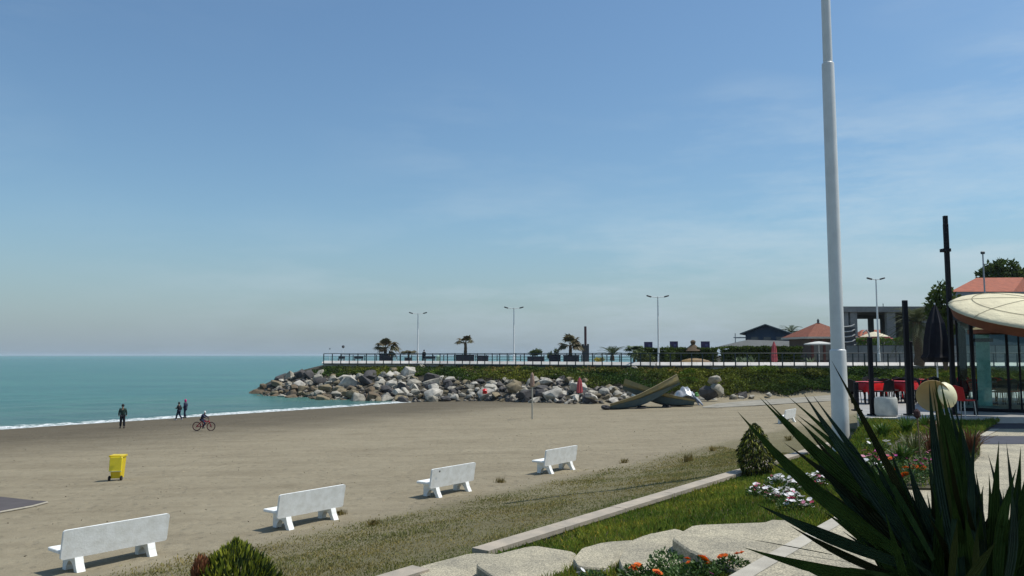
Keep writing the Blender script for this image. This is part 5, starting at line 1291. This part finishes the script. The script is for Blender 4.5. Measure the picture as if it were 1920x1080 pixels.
SP_ = [[(lambda q: (q.x, q.y))(at_z(a, b_, z)) for a, b_ in pp] for pp, z in slab_px]
def inpoly_np(poly, x, y):
    c = np.zeros(x.shape, bool); n = len(poly)
    for i in range(n):
        x1, y1 = poly[i]; x2, y2 = poly[(i + 1) % n]
        if y1 == y2: continue
        c ^= ((y1 > y) != (y2 > y)) & (x < (x2 - x1) * (y - y1) / (y2 - y1) + x1)
    return c
def scatter(n, u0, u1, v0, v1, power=1.6):
    uu = u0 + (u1 - u0) * rng.random(n) ** power; vv = rng.uniform(v0, v1, n)
    x = uu * UX - vv * UY; y = uu * UY + vv * UX
    px = 960 + 1480 * x / np.maximum(y, .1); ok = (y > 4.5) & (px > -100) & (px < 2050)
    for P in SP_: ok &= ~inpoly_np(P, x, y)
    ok &= ~((y > 21.2) & (x > 9.2))
    return x[ok], y[ok], uu[ok], vv[ok]
def ncol(x, y, a, b_, sc=.7):
    k = .5 + .5 * np.sin(x * sc + 1.7 * np.sin(y * sc * .8)) * np.sin(y * sc * 1.3 + np.sin(x * sc * .6)); k = np.clip(k + rng.normal(0, .25, len(x)), 0, 1)[:, None]
    return (np.array(a) * (1 - k) + np.array(b_) * k) * rng.uniform(.7, 1.3, len(x))[:, None]
x, y, uu, vv = scatter(125000, 3, 26, vW + .02, 7.42, 1.7)
d_ = np.sqrt(x * x + y * y)
col = ncol(x, y, (.7, .85, .7), (1.5, 1.25, 1.0), 1.6)
dry_ = rng.random(len(x)) < .13; col[dry_] = col[dry_] * np.array([1.9, 1.25, 1.6])
hh = rng.uniform(.04, .12, len(x)) * (.8 + .5 * np.clip(wob(x * 2, y * 2) + .3, 0, 1))
hh = hh * np.clip((d_ - 2) / 7, .6, 1.2)
o = blades('grass', np.stack([x, y, Zt(x, y) - .015], 1), hh, .006 + .0012 * d_ * .6, M_GRASS, .7, col); o['kind'] = 'stuff'; o['label'] = 'short green lawn grass between the kerb and the walkway'
# dry strip outside the kerb
x, y, uu, vv = scatter(200000, 1, 48, 7.74, 15.9, 1.35)
edge_n = 14.9 + wob(x * .5, y * .5) * 1.1 - np.clip((uu - 30) / 8, 0, 1) * 1.6
keep = (vv < edge_n) & (rng.random(len(x)) < np.clip((edge_n - vv) / 1.3, .12, 1) * np.clip(.78 + .7 * wob(x * .9 + 4, y * .9), .3, 1))
keep |= (vv < edge_n + .9) & (rng.random(len(x)) < .02)
x, y, vv = x[keep], y[keep], vv[keep]
d_ = np.sqrt(x * x + y * y)
g = np.clip((9.3 - vv) / 1.8 + wob(x * .7, y * .7) * .8, 0, 1)[:, None]
col = ncol(x, y, (1.05, .95, .8), (.72, .82, .7), 1.1) * (1 - g) + g * ncol(x, y, (.42, .66, .38), (.5, .75, .45))
hh = rng.uniform(.018, .062, len(x)) * (.75 + .7 * np.clip(wob(x * 1.5, y * 1.5) + .2, 0, 1))
o = blades('weeds', np.stack([x, y, Zt(x, y) - .01], 1), hh, .006 + .0010 * d_, M_DRY, .8, col); o['kind'] = 'stuff'; o['label'] = 'dry yellowish weeds between the kerb and the benches'
# scraps on the sand
x, y, uu, vv = scatter(1500, 4, 60, 15.5, 60, 1.2)
dd = rng.normal(size=(len(x), 3)); dd[:, 2] = np.abs(dd[:, 2]) * .25
cc = np.where(rng.random((len(x), 1)) < .6, [[.35, .3, .25]], [[2.2, 2.1, 1.9]]) * np.ones((1, 3))
o = leaves('litter', np.stack([x, y, Zt(x, y) + .012], 1), dd, rng.uniform(.02, .09, len(x)), rng.uniform(.01, .04, len(x)), mat('scraps', (.20, .17, .12), .9, attr=True), None, cc); o['kind'] = 'stuff'; o['label'] = 'shell bits and driftwood scraps scattered on the sand'
# taller tufts at the sand edge
for i, (px, py, h_) in enumerate(((1290, 866, .42), (1336, 846, .3), (938, 905, .22), (700, 985, .2), (1170, 868, .24), (640, 965, .18), (1480, 826, .3))):
    q_ = G(px, py); n_ = 90; a = rng.normal(0, .05 + h_ * .1, (n_, 2))
    P = np.stack([q_.x + a[:, 0], q_.y + a[:, 1], Zt(q_.x + a[:, 0], q_.y + a[:, 1])], 1)
    o = blades('weed_tuft', P, rng.uniform(.4, 1, n_) * h_, np.full(n_, .014), M_DRY, .8, ncol(P[:, 0], P[:, 1], (.6, .55, .45), (.9, .8, .6)))
    tag(o, ['tall dry weed on the sand left of the dark conifer', 'low dry tuft nearest the dark conifer', 'small tuft right of the bench with the hole', 'small tuft below the second bench', 'tuft at the grass edge under the farthest grass bend', 'tiny tuft just right of the second bench leg', 'tuft beside the half hidden farthest bench'][i], 'weed', 'weed tufts at the sand edge')

# ------------------------------------------------------------------ conifers
def conifer(name, label, base, r_, h, n_, droop, tipc, inc, dead=None):
    t = thing(name, label, 'shrub', base)
    P, D_, Cc, L = [], [], [], []
    for i in range(n_):
        z = rnd.random() ** .85; prof = (math.sin(PI * min(1, (z * .82 + .20))) ** .75) if not droop else (math.sin(PI * (z * .86 + .13)) ** .8 * (1.0 - .25 * z))
        a = rnd.uniform(0, 6.283); k = rnd.uniform(.55, 1.0) ** .5
        lump = 1 + .13 * math.sin(a * 7 + z * 5) * math.sin(z * 9 + a)
        rr = r_ * prof * k * lump; x, y = math.cos(a) * rr, math.sin(a) * rr
        P.append((x, y, z * h)); up = -.9 if droop else 1.6
        D_.append((x / r_ * .9 + rnd.gauss(0, .25), y / r_ * .9 + rnd.gauss(0, .25), up + rnd.gauss(0, .3)))
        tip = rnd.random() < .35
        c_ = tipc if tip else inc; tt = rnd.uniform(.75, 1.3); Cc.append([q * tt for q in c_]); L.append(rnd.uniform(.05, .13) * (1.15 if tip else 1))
    L = np.array(L); leaves('foliage', P, D_, L, L * .26, mat('conifer_leaf', (.10, .13, .035), .65, .1, 8, attr=True, trans=.15), t, np.array(Cc), .3)
    mb = MB(); mb.tube([(0, 0, -.05), (0, 0, h * .4), (.02, 0, h * .85)], [.05, .035, .01], 8); [mb.tube([(0, 0, h * .1), (math.cos(a) * r_ * .5, math.sin(a) * r_ * .5, h * .55)], [.025, .008], 5) for a in (0, 1, 2, 3, 4, 5)]; mb.build('stem', M_TRUNK, t)
    if dead:
        P, D_ = [], []
        for i in range(700):
            v_ = Vector((rnd.gauss(0, 1), rnd.gauss(0, 1), rnd.gauss(0, 1))).normalized() * rnd.uniform(.5, 1)
            P.append((dead[0] + v_.x * dead[3], dead[1] + v_.y * dead[3], dead[2] + v_.z * dead[3] * 2.0)); D_.append((v_.x * .5, v_.y * .5, 1.2))
        L = rng.uniform(.05, .11, 700); leaves('dead_foliage', P, D_, L, L * .28, mat('rusty_leaf', (.28, .11, .045), .8, attr=True), t, rng.uniform(.6, 1.3, (700, 1)) * np.ones((1, 3)), .3)
    return t
x_, y_ = at(441, 1080, 9.6).x, 9.6
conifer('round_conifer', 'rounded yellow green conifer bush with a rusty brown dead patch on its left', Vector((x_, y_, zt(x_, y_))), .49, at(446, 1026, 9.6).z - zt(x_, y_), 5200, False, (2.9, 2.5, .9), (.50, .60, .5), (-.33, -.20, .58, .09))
q_ = G(1418, 893)
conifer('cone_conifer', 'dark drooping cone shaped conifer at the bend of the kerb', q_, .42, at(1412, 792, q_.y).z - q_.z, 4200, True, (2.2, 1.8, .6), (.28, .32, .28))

# ------------------------------------------------------------------ flowers
G0 = G
def G(px, py):
    q = at_z(px, py, 3.83)
    return q if inside(BEDP, q.x, q.y) else G0(px, py)
bx = rng.uniform(min(a for a, b in BEDP), max(a for a, b in BEDP), 26000); by_ = rng.uniform(min(b for a, b in BEDP), max(b for a, b in BEDP), 26000)
mk = inpoly_np(BEDP, bx, by_); bx, by_ = bx[mk], by_[mk]
o = blades('bed_grass', np.stack([bx, by_, 0 * bx + 3.825], 1), rng.uniform(.03, .10, len(bx)), np.full(len(bx), .016), M_GRASS, .8, ncol(bx, by_, (.6, .6, .5), (1.0, .95, .8))); o['kind'] = 'stuff'; o['label'] = 'grass and low leaves of the flower bed by the walkway'
def bloom_mesh(name, n_, r_, m, mc=None, cup=.25, layers=1):
    bm_ = MB(); 
    for l_ in range(layers):
        rr = r_ * (1 - .28 * l_)
        for k in range(n_):
            a = 2 * PI * k / n_ + l_ * .4; d = Vector((math.cos(a), math.sin(a), 0)); s_ = Vector((-d.y, d.x, 0)); z0 = .004 * l_ + l_ * r_ * .12
            w_ = rr * PI / n_ * 1.15
            bm_.add([Vector((0, 0, z0)), d * rr * .55 - s_ * w_ * .8 + Vector((0, 0, z0 + rr * cup * .6)), d * rr * .95 - s_ * w_ * .55 + Vector((0, 0, z0 + rr * cup)), d * rr + Vector((0, 0, z0 + rr * cup * .9)), d * rr * .95 + s_ * w_ * .55 + Vector((0, 0, z0 + rr * cup)), d * rr * .55 + s_ * w_ * .8 + Vector((0, 0, z0 + rr * cup * .6))], [(0, 1, 2, 3, 4, 5)])
    o = bm_.build(name, m); me = o.data; COL.objects.unlink(o); bpy.data.objects.remove(o); return me
ME_W = bloom_mesh('bloom', 5, .036, mat('white_petal', (.78, .78, .78), .6, .02, trans=.2))
ME_P = bloom_mesh('bloom', 5, .034, mat('crimson_petal', (.42, .05, .11), .6, .1, trans=.2))
ME_K = bloom_mesh('bloom', 5, .034, mat('pink_petal', (.62, .24, .34), .6, .1, trans=.2))
ME_O = bloom_mesh('bloom', 11, .042, mat('orange_petal', (.80, .16, .006), .6, .12, 30, trans=.15), cup=.35, layers=5)
ME_M = bloom_mesh('bloom', 5, .03, mat('magenta_petal', (.45, .06, .28), .6, .1, trans=.2))
def flower_plant(name, label, cat, base, r_, h, nl, blooms, leafc=((.7, .8, .7), (1.2, 1.2, 1.0)), group=None, lsize=.045, spread_y=1.0):
    t = thing(name, label, cat, base, group=group)
    P, D_, Cc = [], [], []
    for i in range(nl):
        a = rnd.uniform(0, 6.283); rr = r_ * math.sqrt(rnd.random()); z = rnd.uniform(.0, 1) ** .7 * h * (1 - .4 * (rr / r_) ** 2)
        P.append((math.cos(a) * rr, math.sin(a) * rr * spread_y, z)); D_.append((math.cos(a) * .5 + rnd.gauss(0, .6), math.sin(a) * .5 + rnd.gauss(0, .6), rnd.uniform(.1, 1)))
        k = rnd.random(); tt = rnd.uniform(.7, 1.25); Cc.append([(p_ * (1 - k) + q * k) * tt for p_, q in zip(*leafc)])
    s_ = rng.uniform(.7, 1.3, nl) * lsize; leaves('foliage', P, D_, s_, s_ * .5, M_LEAF2, t, np.array(Cc))
    for (x, y, z, me, sc_) in blooms:
        o = bpy.data.objects.new('bloom', me); COL.objects.link(o); o.parent = t; o.location = (x, y, z); o.scale = (sc_,) * 3; o.rotation_euler = (rnd.uniform(.1, .7), rnd.uniform(-.3, .35), rnd.uniform(0, 6))
    return t
M_LEAF2 = mat('garden_leaf', (.065, .125, .028), .55, .1, 3, col2=(.045, .09, .022), attr=True, trans=.25)
PGp = 'white and crimson flowering plants beside the flag path'
for i, (px, py, r_, nb, lab) in enumerate(((1428, 925, .24, 22, 'leftmost white and crimson petunia below the dark conifer'), (1462, 905, .25, 20, 'petunia with mostly white blooms right under the dark conifer'), (1468, 935, .26, 24, 'petunia with mixed blooms in the middle of the white bed'), (1500, 915, .25, 16, 'petunia partly behind the upper spiky leaf'),
                                           (1492, 950, .24, 12, 'leafy petunia with few white blooms nearest the big slab'), (1530, 905, .26, 18, 'petunia behind two crossing spiky leaves'), (1560, 890, .3, 16, 'crimson topped petunia farthest along the white bed'))):
    q_ = G(px, py + 8); bl_ = []
    for k in range(int(nb * 1.7)):
        a = rnd.uniform(0, 6.28); rr = r_ * math.sqrt(rnd.random()); bl_.append((math.cos(a) * rr, math.sin(a) * rr, .21 * (1 - .4 * (rr / r_) ** 2) + rnd.uniform(-.06, .05), rnd.choice((ME_W, ME_W, ME_W, ME_W, ME_W, ME_P, ME_K)) if i != 1 else rnd.choice((ME_W, ME_W, ME_W, ME_W, ME_P)), rnd.uniform(1.0, 1.45)))
    flower_plant('petunia', lab, 'flower', q_, r_ * 1.15, .20, 650, bl_, group=PGp)
# scattered white blooms left of the bed and in the lawn
MG = 'orange marigold plants'
def marigold(label, px, py, r_, spots, h=.16, nl=420, extra=()):
    q_ = G(px, py); bl_ = []
    for sx_, sy, sc_ in spots:
        Yb = q_.y; w_ = at(sx_, sy, Yb); bl_.append((w_.x - q_.x, rnd.uniform(-.05, .05), max(.08, w_.z - q_.z + .015), ME_O, sc_ * 1.25))
    for sx_, sy, me, sc_ in extra: w_ = at(sx_, sy, q_.y); bl_.append((w_.x - q_.x, rnd.uniform(-.05, .05), max(.05, w_.z - q_.z), me, sc_))
    return flower_plant('marigold', label, 'flower', q_, r_, h, nl, bl_, group=MG)
marigold('marigold with the biggest orange bloom in front of the large slab', 1317, 1088, .17, [(1317, 1052, 1.35), (1328, 1063, .7), (1287, 1050, .75), (1292, 1059, .6)], .2)
marigold('marigold with two pairs of orange blooms touching the walkway corner', 1372, 1075, .17, [(1350, 1045, .8), (1361, 1049, .85), (1382, 1042, .8), (1393, 1042, .75), (1367, 1052, .5)], .17, 450)
marigold('marigold with an orange bloom cluster in front of the third slab', 1190, 1092, .16, [(1186, 1066, .9), (1197, 1066, .9), (1192, 1071, .7)], .17)
marigold('marigold with one orange bloom at the bottom edge', 1232, 1108, .14, [(1232, 1078, 1.1)], .18, 300)
q_ = G(1250, 1085)
flower_plant('grey_leaf_plant', 'grey green leafy plant with dark dried heads between the marigolds', 'plant', q_, .20, .30, 520, [], ((1.4, 1.3, 1.8), (2.0, 1.7, 2.0)), lsize=.05)
q_ = G(1285, 1098); flower_plant('leafy_plant', 'low dark green leafy clump below the biggest marigold', 'plant', q_, .30, .14, 700, [(.25, -.05, .13, ME_M, .9)], lsize=.05)
q_ = G(1110, 1100); flower_plant('white_flower_plant', 'small plant with two white blooms at the very bottom edge', 'flower', q_, .18, .14, 300, [(-.10, 0, .17, ME_W, .9), (.14, 0, .17, ME_W, .8), (-.14, .02, .14, ME_W, .8)])
# far beds
marigold('marigold plant with the brightest orange blooms behind the spiky leaves', 1688, 906, .34, [(1686, 897, 1.3), (1697, 892, 1.2), (1678, 884, 1.0), (1670, 888, .9), (1692, 902, 1.2), (1668, 896, .8)], .2, 500)
marigold('marigold plant with orange blooms left of the wooden stake', 1716, 892, .26, [(1712, 880, 1.5), (1723, 885, 1.3), (1704, 892, 1.4), (1733, 881, 1.3), (1718, 895, 1.4), (1697, 883, 1.2), (1670, 862, .9)], .2, 300)
for px, py, me, nb, lab in ((1640, 872, ME_K, 9, 'pink flowering plant behind the long thin spiky leaf'), (1735, 892, ME_M, 12, 'magenta flowering plant at the foot of the wooden stake'), (1672, 872, ME_M, 8, 'dark leaved plant with magenta blooms above the marigolds'), (1655, 880, ME_P, 7, 'crimson flowering plant left of the orange blooms'),
                            (1636, 893, ME_W, 12, 'white flowering plant between two spiky leaves'), (1745, 872, ME_K, 8, 'pink flowering plant just left of the wooden stake'), (1640, 845, ME_W, 8, 'small plant with pale blooms right of the tall pole foot'), (1540, 865, ME_W, 6, 'tiny white flowers on the lawn left of the tall pole'), (1600, 812, ME_K, 5, 'pinkish flowers right of the tall pole foot')):
    q_ = G(px, py); r_ = .26
    flower_plant('flowering_plant', lab, 'flower', q_, r_, .18, 330, [(rnd.uniform(-r_, r_), rnd.uniform(-r_, r_) * .6, rnd.uniform(.14, .24), me, rnd.uniform(.8, 1.4)) for _ in range(nb)], group='mixed flowers by the walkway')
# strap leaved plants
def strap(name, label, base, n_, L, w_, m, lean=.8, cols=None):
    t = thing(name, label, 'plant', base); V = []; Fc = []
    mb = MB()
    for k in range(n_):
        a = rnd.uniform(0, 6.283); d = Vector((math.cos(a), math.sin(a), 0)); s_ = Vector((-d.y, d.x, 0)) * w_ / 2; LL = L * rnd.uniform(.6, 1.1); le = rnd.uniform(.15, 1) * lean
        o = d * rnd.uniform(0, .10); P = []
        for i in range(5):
            f = i / 4; p_ = o + d * LL * le * f ** 1.5 + Vector((0, 0, LL * (f - .45 * le * f ** 2.4))); ww = (.7, 1, .95, .65, .05)[i]; P += [p_ - s_ * ww, p_ + Vector((0, 0, -.15 * w_)), p_ + s_ * ww]
        mb.add(P, [(i * 3 + j, i * 3 + j + 1, i * 3 + j + 4, i * 3 + j + 3) for i in range(4) for j in range(2)])
    mb.build('leaves', m, t); return t
M_CORD = mat('red_brown_strap', (.10, .035, .025), .5, .2, 6, col2=(.13, .075, .03), trans=.15); M_OLIVE = mat('olive_strap', (.10, .12, .035), .55, .2, 6, trans=.15); M_STRAPG = mat('green_strap', (.075, .15, .025), .5, .15, 6, trans=.2)
for px, py, n_, L, m, lab in ((1745, 850, 40, .5, M_CORD, 'red brown strap leaved plant left of the wooden stake'), (1715, 852, 40, .45, M_OLIVE, 'olive and bronze strap leaved clump left of the red brown one'), (1822, 850, 60, .55, M_CORD, 'red brown strap leaved plant at the edge of the white paving'), (1800, 880, 40, .4, M_OLIVE, 'olive strap leaved plant under the red brown one by the paving'),
                              (1760, 822, 36, .5, M_CORD, 'dark red strap leaved plant behind the cream discs'), (1700, 812, 50, .45, M_STRAPG, 'bright green strap leaved clump below the middle black post'), (1655, 818, 50, .4, M_STRAPG, 'bright green strap leaved clump below the white tub'), (1690, 870, 60, .42, M_STRAPG, 'green strap leaved clump behind the orange blooms'), (1735, 800, 40, .4, M_STRAPG, 'green clump at the terrace edge left of the cream discs'), (1620, 800, 30, .35, M_STRAPG, 'small green clump between the tall pole and the white tub')):
    strap('strap_leaf_plant', lab, G(px, py), n_, L, .035, m)
q_ = G(1727, 872); t = thing('dry_stalk', 'thin dry flower stalk left of the wooden stake', 'plant', q_); mb = MB(); H = at(1723, 778, q_.y).z - q_.z; mb.tube([(0, 0, 0), (-.03, 0, H)], .012, 6); mb.build('stalk', mat('dry_stem', (.20, .15, .08), .8), t); mb = MB(); mb.lathe([(.01, 0), (.06, .04), (.05, .12), (.01, .16)], 8, (-.03, 0, H - .06)); mb.build('head', mat('dark_head', (.06, .03, .03), .9), t)

# cream bowls on a wooden stake
q_ = G(1766, 908); Yq = q_.y; t = thing('garden_lamp', 'pair of round cream bowl shades on a tan wooden stake', 'garden lamp', q_)
tp = at(1757, 745, Yq) - q_; mb = MB(); mb.tube([(0, 0, -.1), tuple(tp)], [.033, .024], 8); mb.build('stake', mat('tan_wood', (.30, .22, .11), .8, .1, 8), t, True)
def bowl(cx_, cy_, rw_, aim, m, name):
    c = at(cx_, cy_, Yq) - q_; r_ = rw_ / 1480 * Yq
    mb = MB(); mb.lathe([(.01, -.085), (r_ * .5, -.07), (r_ * .85, -.03), (r_, 0.01), (r_ * .985, .02), (r_ * .83, -.015), (r_ * .5, -.055), (.01, -.07)], 28); o = mb.build(name, m, t, True, sharp=70); o.location = c; o.rotation_euler = Vector(aim).to_track_quat('Z', 'Y').to_euler()
bowl(1749, 742, 29, (-.35, -1, .0), mat('painted_shadow_bowl', (.34, .25, .11), .6, .06, 4), 'shade'); bowl(1777, 740, 24, (-.5, 1, -.25), mat('cream_bowl', (.72, .68, .44), .5, .05, 4), 'shade')  # first bowl's darker tan paints in the shadow of its hollow

# ------------------------------------------------------------------ big spiky plant close to the camera
M_YUC = mat('yucca_leaf', (.066, .112, .024), .6, .1, 14, col2=(.032, .062, .014), spec=.15, trans=.12)
M_YUCL = mat('yucca_leaf_light', (.075, .085, .022), .6, .1, 14, col2=(.05, .06, .016), spec=.12, trans=.15)
hub = at(1765, 1130, 1.95)
M_YUCG = mat('yucca_leaf_sheen', (.042, .075, .034), .42, .1, 14, col2=(.018, .034, .020), spec=.4, trans=.08)
M_YUCB = mat('yucca_leaf_brownish', (.040, .040, .014), .65, .1, 9, col2=(.024, .030, .010), spec=.12)
YM = (M_YUC, M_YUC, M_YUC, M_YUCG, M_YUC, M_YUCB, M_YUCG)
t = thing('spiky_palm', 'large dark green spiky leaved plant filling the near right corner', 'plant', hub)
def ybl(tip, wpx, base=None, sag=0., m=None, fold=.30, bend=0., parent=None):
    tp_ = at(*tip); bs_ = at(*base) if base else hub
    d = tp_ - bs_; L = d.length; dn = d.normalized(); view = ((tp_ + bs_) / 2 - Vector((0, 0, EYE))).normalized()
    sd_ = dn.cross(view).normalized(); up = sd_.cross(dn).normalized()
    w_ = (wpx * .47) / 1480 * (tp_.y * .5 + bs_.y * .5); n_ = 9; V = []
    tw = rnd.uniform(-.5, .5)
    for i in range(n_):
        f = i / (n_ - 1); c = bs_ + d * f + Vector((0, 0, -sag * L * (f ** 2 - f) * -1)) + sd_ * bend * L * math.sin(PI * f)
        ww = w_ * (.45 + .55 * math.sin(PI * min(1, f * .9 + .12)) ** .8) * (1 - max(0, (f - .55) / .45) ** 1.35) + .0004
        s2 = (sd_ * math.cos(tw) + up * math.sin(tw))
        u2 = s2.cross(dn)
        V += [c + s2 * ww * a_ + u2 * ww * b_ - hub for a_, b_ in ((-.5, -.10), (-.36, .10), (-.22, -.02), (-.10, .13), (0, .04), (.10, .13), (.22, -.02), (.36, .10), (.5, -.10))]
    mb = MB(); mb.add(V, [(i * 9 + j, i * 9 + j + 1, i * 9 + 10 + j, i * 9 + 9 + j) for i in range(n_ - 1) for j in range(8)])
    return mb.build('leaf', m or rnd.choice(YM), t, True, sharp=25)
LB = [((1424, 745, 2.35), 44, (1720, 1010, 2.0)), ((1434, 748, 2.3), 34, (1740, 1020, 2.0)), ((1478, 744, 2.4), 30, (1730, 1020, 2.0)), ((1506, 737, 2.2), 54, (1745, 1080, 1.9)), ((1524, 741, 2.4), 34, (1740, 1050, 2.0)),
      ((1559, 676, 2.1), 27, (1745, 1040, 1.9)), ((1383, 772, 2.0), 52, (1690, 1040, 1.85)), ((1438, 862, 2.25), 38, (1700, 1060, 1.9)), ((1419, 945, 1.9), 46, (1700, 1060, 1.85)), ((1393, 1026, 1.75), 42, (1690, 1085, 1.8)),
      ((1742, 716, 1.95), 44, (1806, 1110, 1.8)), ((1752, 706, 2.0), 40, (1812, 1110, 1.85)), ((1763, 712, 1.95), 42, (1818, 1110, 1.8)), ((1775, 745, 2.0), 38, (1822, 1110, 1.85)), ((1787, 752, 2.05), 40, (1826, 1110, 1.85)), ((1803, 768, 1.95), 36, (1822, 1110, 1.8)), ((1752, 730, 1.9), 40, (1804, 1110, 1.8)),
      ((1830, 801, 1.85), 30, (1838, 1110, 1.75)), ((1873, 826, 2.0), 32, (1860, 1110, 1.85)), ((1887, 830, 2.2), 26, (1925, 1110, 2.0)), ((1914, 838, 2.1), 34, (1880, 1110, 1.9)), ((1853, 853, 2.2), 28, (1890, 1110, 2.0)), ((1935, 850, 2.0), 36, (1900, 1110, 1.9)), ((1905, 880, 1.8), 40, (1870, 1110, 1.75)),
      ((1668, 838, 2.3), 30, (1775, 1060, 2.0)), ((1702, 862, 2.2), 40, (1795, 1060, 1.9)), ((1741, 856, 2.3), 32, (1800, 1060, 2.0)), ((1622, 862, 2.4), 36, (1755, 1060, 2.0)), ((1590, 830, 2.5), 32, (1745, 1060, 2.0)), ((1640, 812, 2.35), 26, (1765, 1060, 2.0)), ((1545, 800, 2.5), 32, (1735, 1060, 2.0)), ((1500, 790, 2.5), 26, (1730, 1050, 2.0)),
      ((1470, 830, 2.35), 40, (1720, 1060, 1.95)), ((1520, 845, 2.3), 42, (1725, 1060, 1.95)), ((1560, 880, 2.2), 46, (1740, 1080, 1.9)), ((1500, 915, 2.1), 34, (1710, 1080, 1.9)), ((1545, 960, 2.0), 40, (1730, 1100, 1.85)), ((1480, 985, 1.9), 34, (1700, 1090, 1.85)), ((1560, 1062, 1.8), 30, (1720, 1110, 1.8)), ((1400, 1010, 2.1), 3, (1560, 1040, 2.0))]
for tip, w_, bs_ in LB: ybl(tip, w_, bs_, bend=rnd.uniform(-.045, .045))
for k in range(120):
    tip, w_, bs_ = LB[rnd.randrange(len(LB) - 1)]; f = rnd.uniform(.42, .93)
    tx, ty = bs_[0] + (tip[0] - bs_[0]) * f + rnd.uniform(-26, 26), bs_[1] + (tip[1] - bs_[1]) * f + rnd.uniform(-14, 34)
    if 1640 < tx < 1742 and ty < 925: continue
    ybl((tx, ty, tip[2] + rnd.uniform(-.25, .3)), rnd.uniform(22, 36), (bs_[0] + rnd.uniform(-15, 15), bs_[1] + 10, bs_[2] + rnd.uniform(-.1, .15)), bend=rnd.uniform(-.05, .05))
for tip, w_, bs_, m in (((1795, 975, 1.6), 26, (1782, 1100, 1.6), M_YUCL), ((1868, 1015, 1.5), 34, (1800, 1110, 1.5), M_YUCL), ((1790, 800, 2.05), 14, (1815, 1000, 1.85), M_YUCL), ((1748, 725, 1.9), 14, (1790, 1000, 1.8), M_YUCL), ((1833, 985, 1.7), 22, (1826, 1100, 1.65), M_YUCL)): ybl(tip, w_, bs_, m=m)
for k in range(90):
    a = R(rnd.uniform(96, 186)) if k % 2 else R(rnd.uniform(20, 110)); Lp = rnd.uniform(130, 250)
    bx_, by_ = 1765 + rnd.uniform(-60, 130), 1150; ybl((bx_ + Lp * math.cos(a) * 1.15, by_ - abs(Lp * math.sin(a)) - 10, rnd.uniform(1.7, 2.4)), rnd.uniform(30, 46), (bx_, by_ + 10, rnd.uniform(1.8, 2.0)))
mb = MB(); mb.tube([(0, 0, -1.6), (0, 0, -.6), (0, 0, .02)], [.10, .09, .11], 12); mb.build('trunk', M_TRUNK, t, True)

# unseen roof added over the viewer to shade the spiky plant
t = thing('canopy', 'added flat roof outside the view that only shades the spiky plant', 'canopy', (3.4, .6, 3.7))
mb = MB(); mb.box((.2, -.15, 3.60), (5.6, 5.7, .12)); mb.build('roof', M_CREAM, t)  # added unseen roof, only shades the spiky plant
for sx_ in (2.7,):
    for sy in (-2.9, .6): mb = MB(); mb.box((sx_, sy, 1.75), (.1, .1, 3.55)); mb.build('post', M_BLACK, t)
# ------------------------------------------------------------------ moist sea air
hz_ = MB(); hz_.box((0, 6400, 4), (14000, 13400, 32)); o = hz_.build('haze', None)
o.location = (0, 0, 0)
hm_ = bpy.data.materials.new('haze'); hm_.use_nodes = True; hn = hm_.node_tree
for n in list(hn.nodes): hn.nodes.remove(n)
ho = hn.nodes.new('ShaderNodeOutputMaterial'); hv = hn.nodes.new('ShaderNodeVolumePrincipled')
hv.inputs['Color'].default_value = (.74, .90, 1.0, 1); hv.inputs['Density'].default_value = 8e-5
hn.links.new(hv.outputs[0], ho.inputs['Volume']); o.data.materials.append(hm_); o['kind'] = 'stuff'
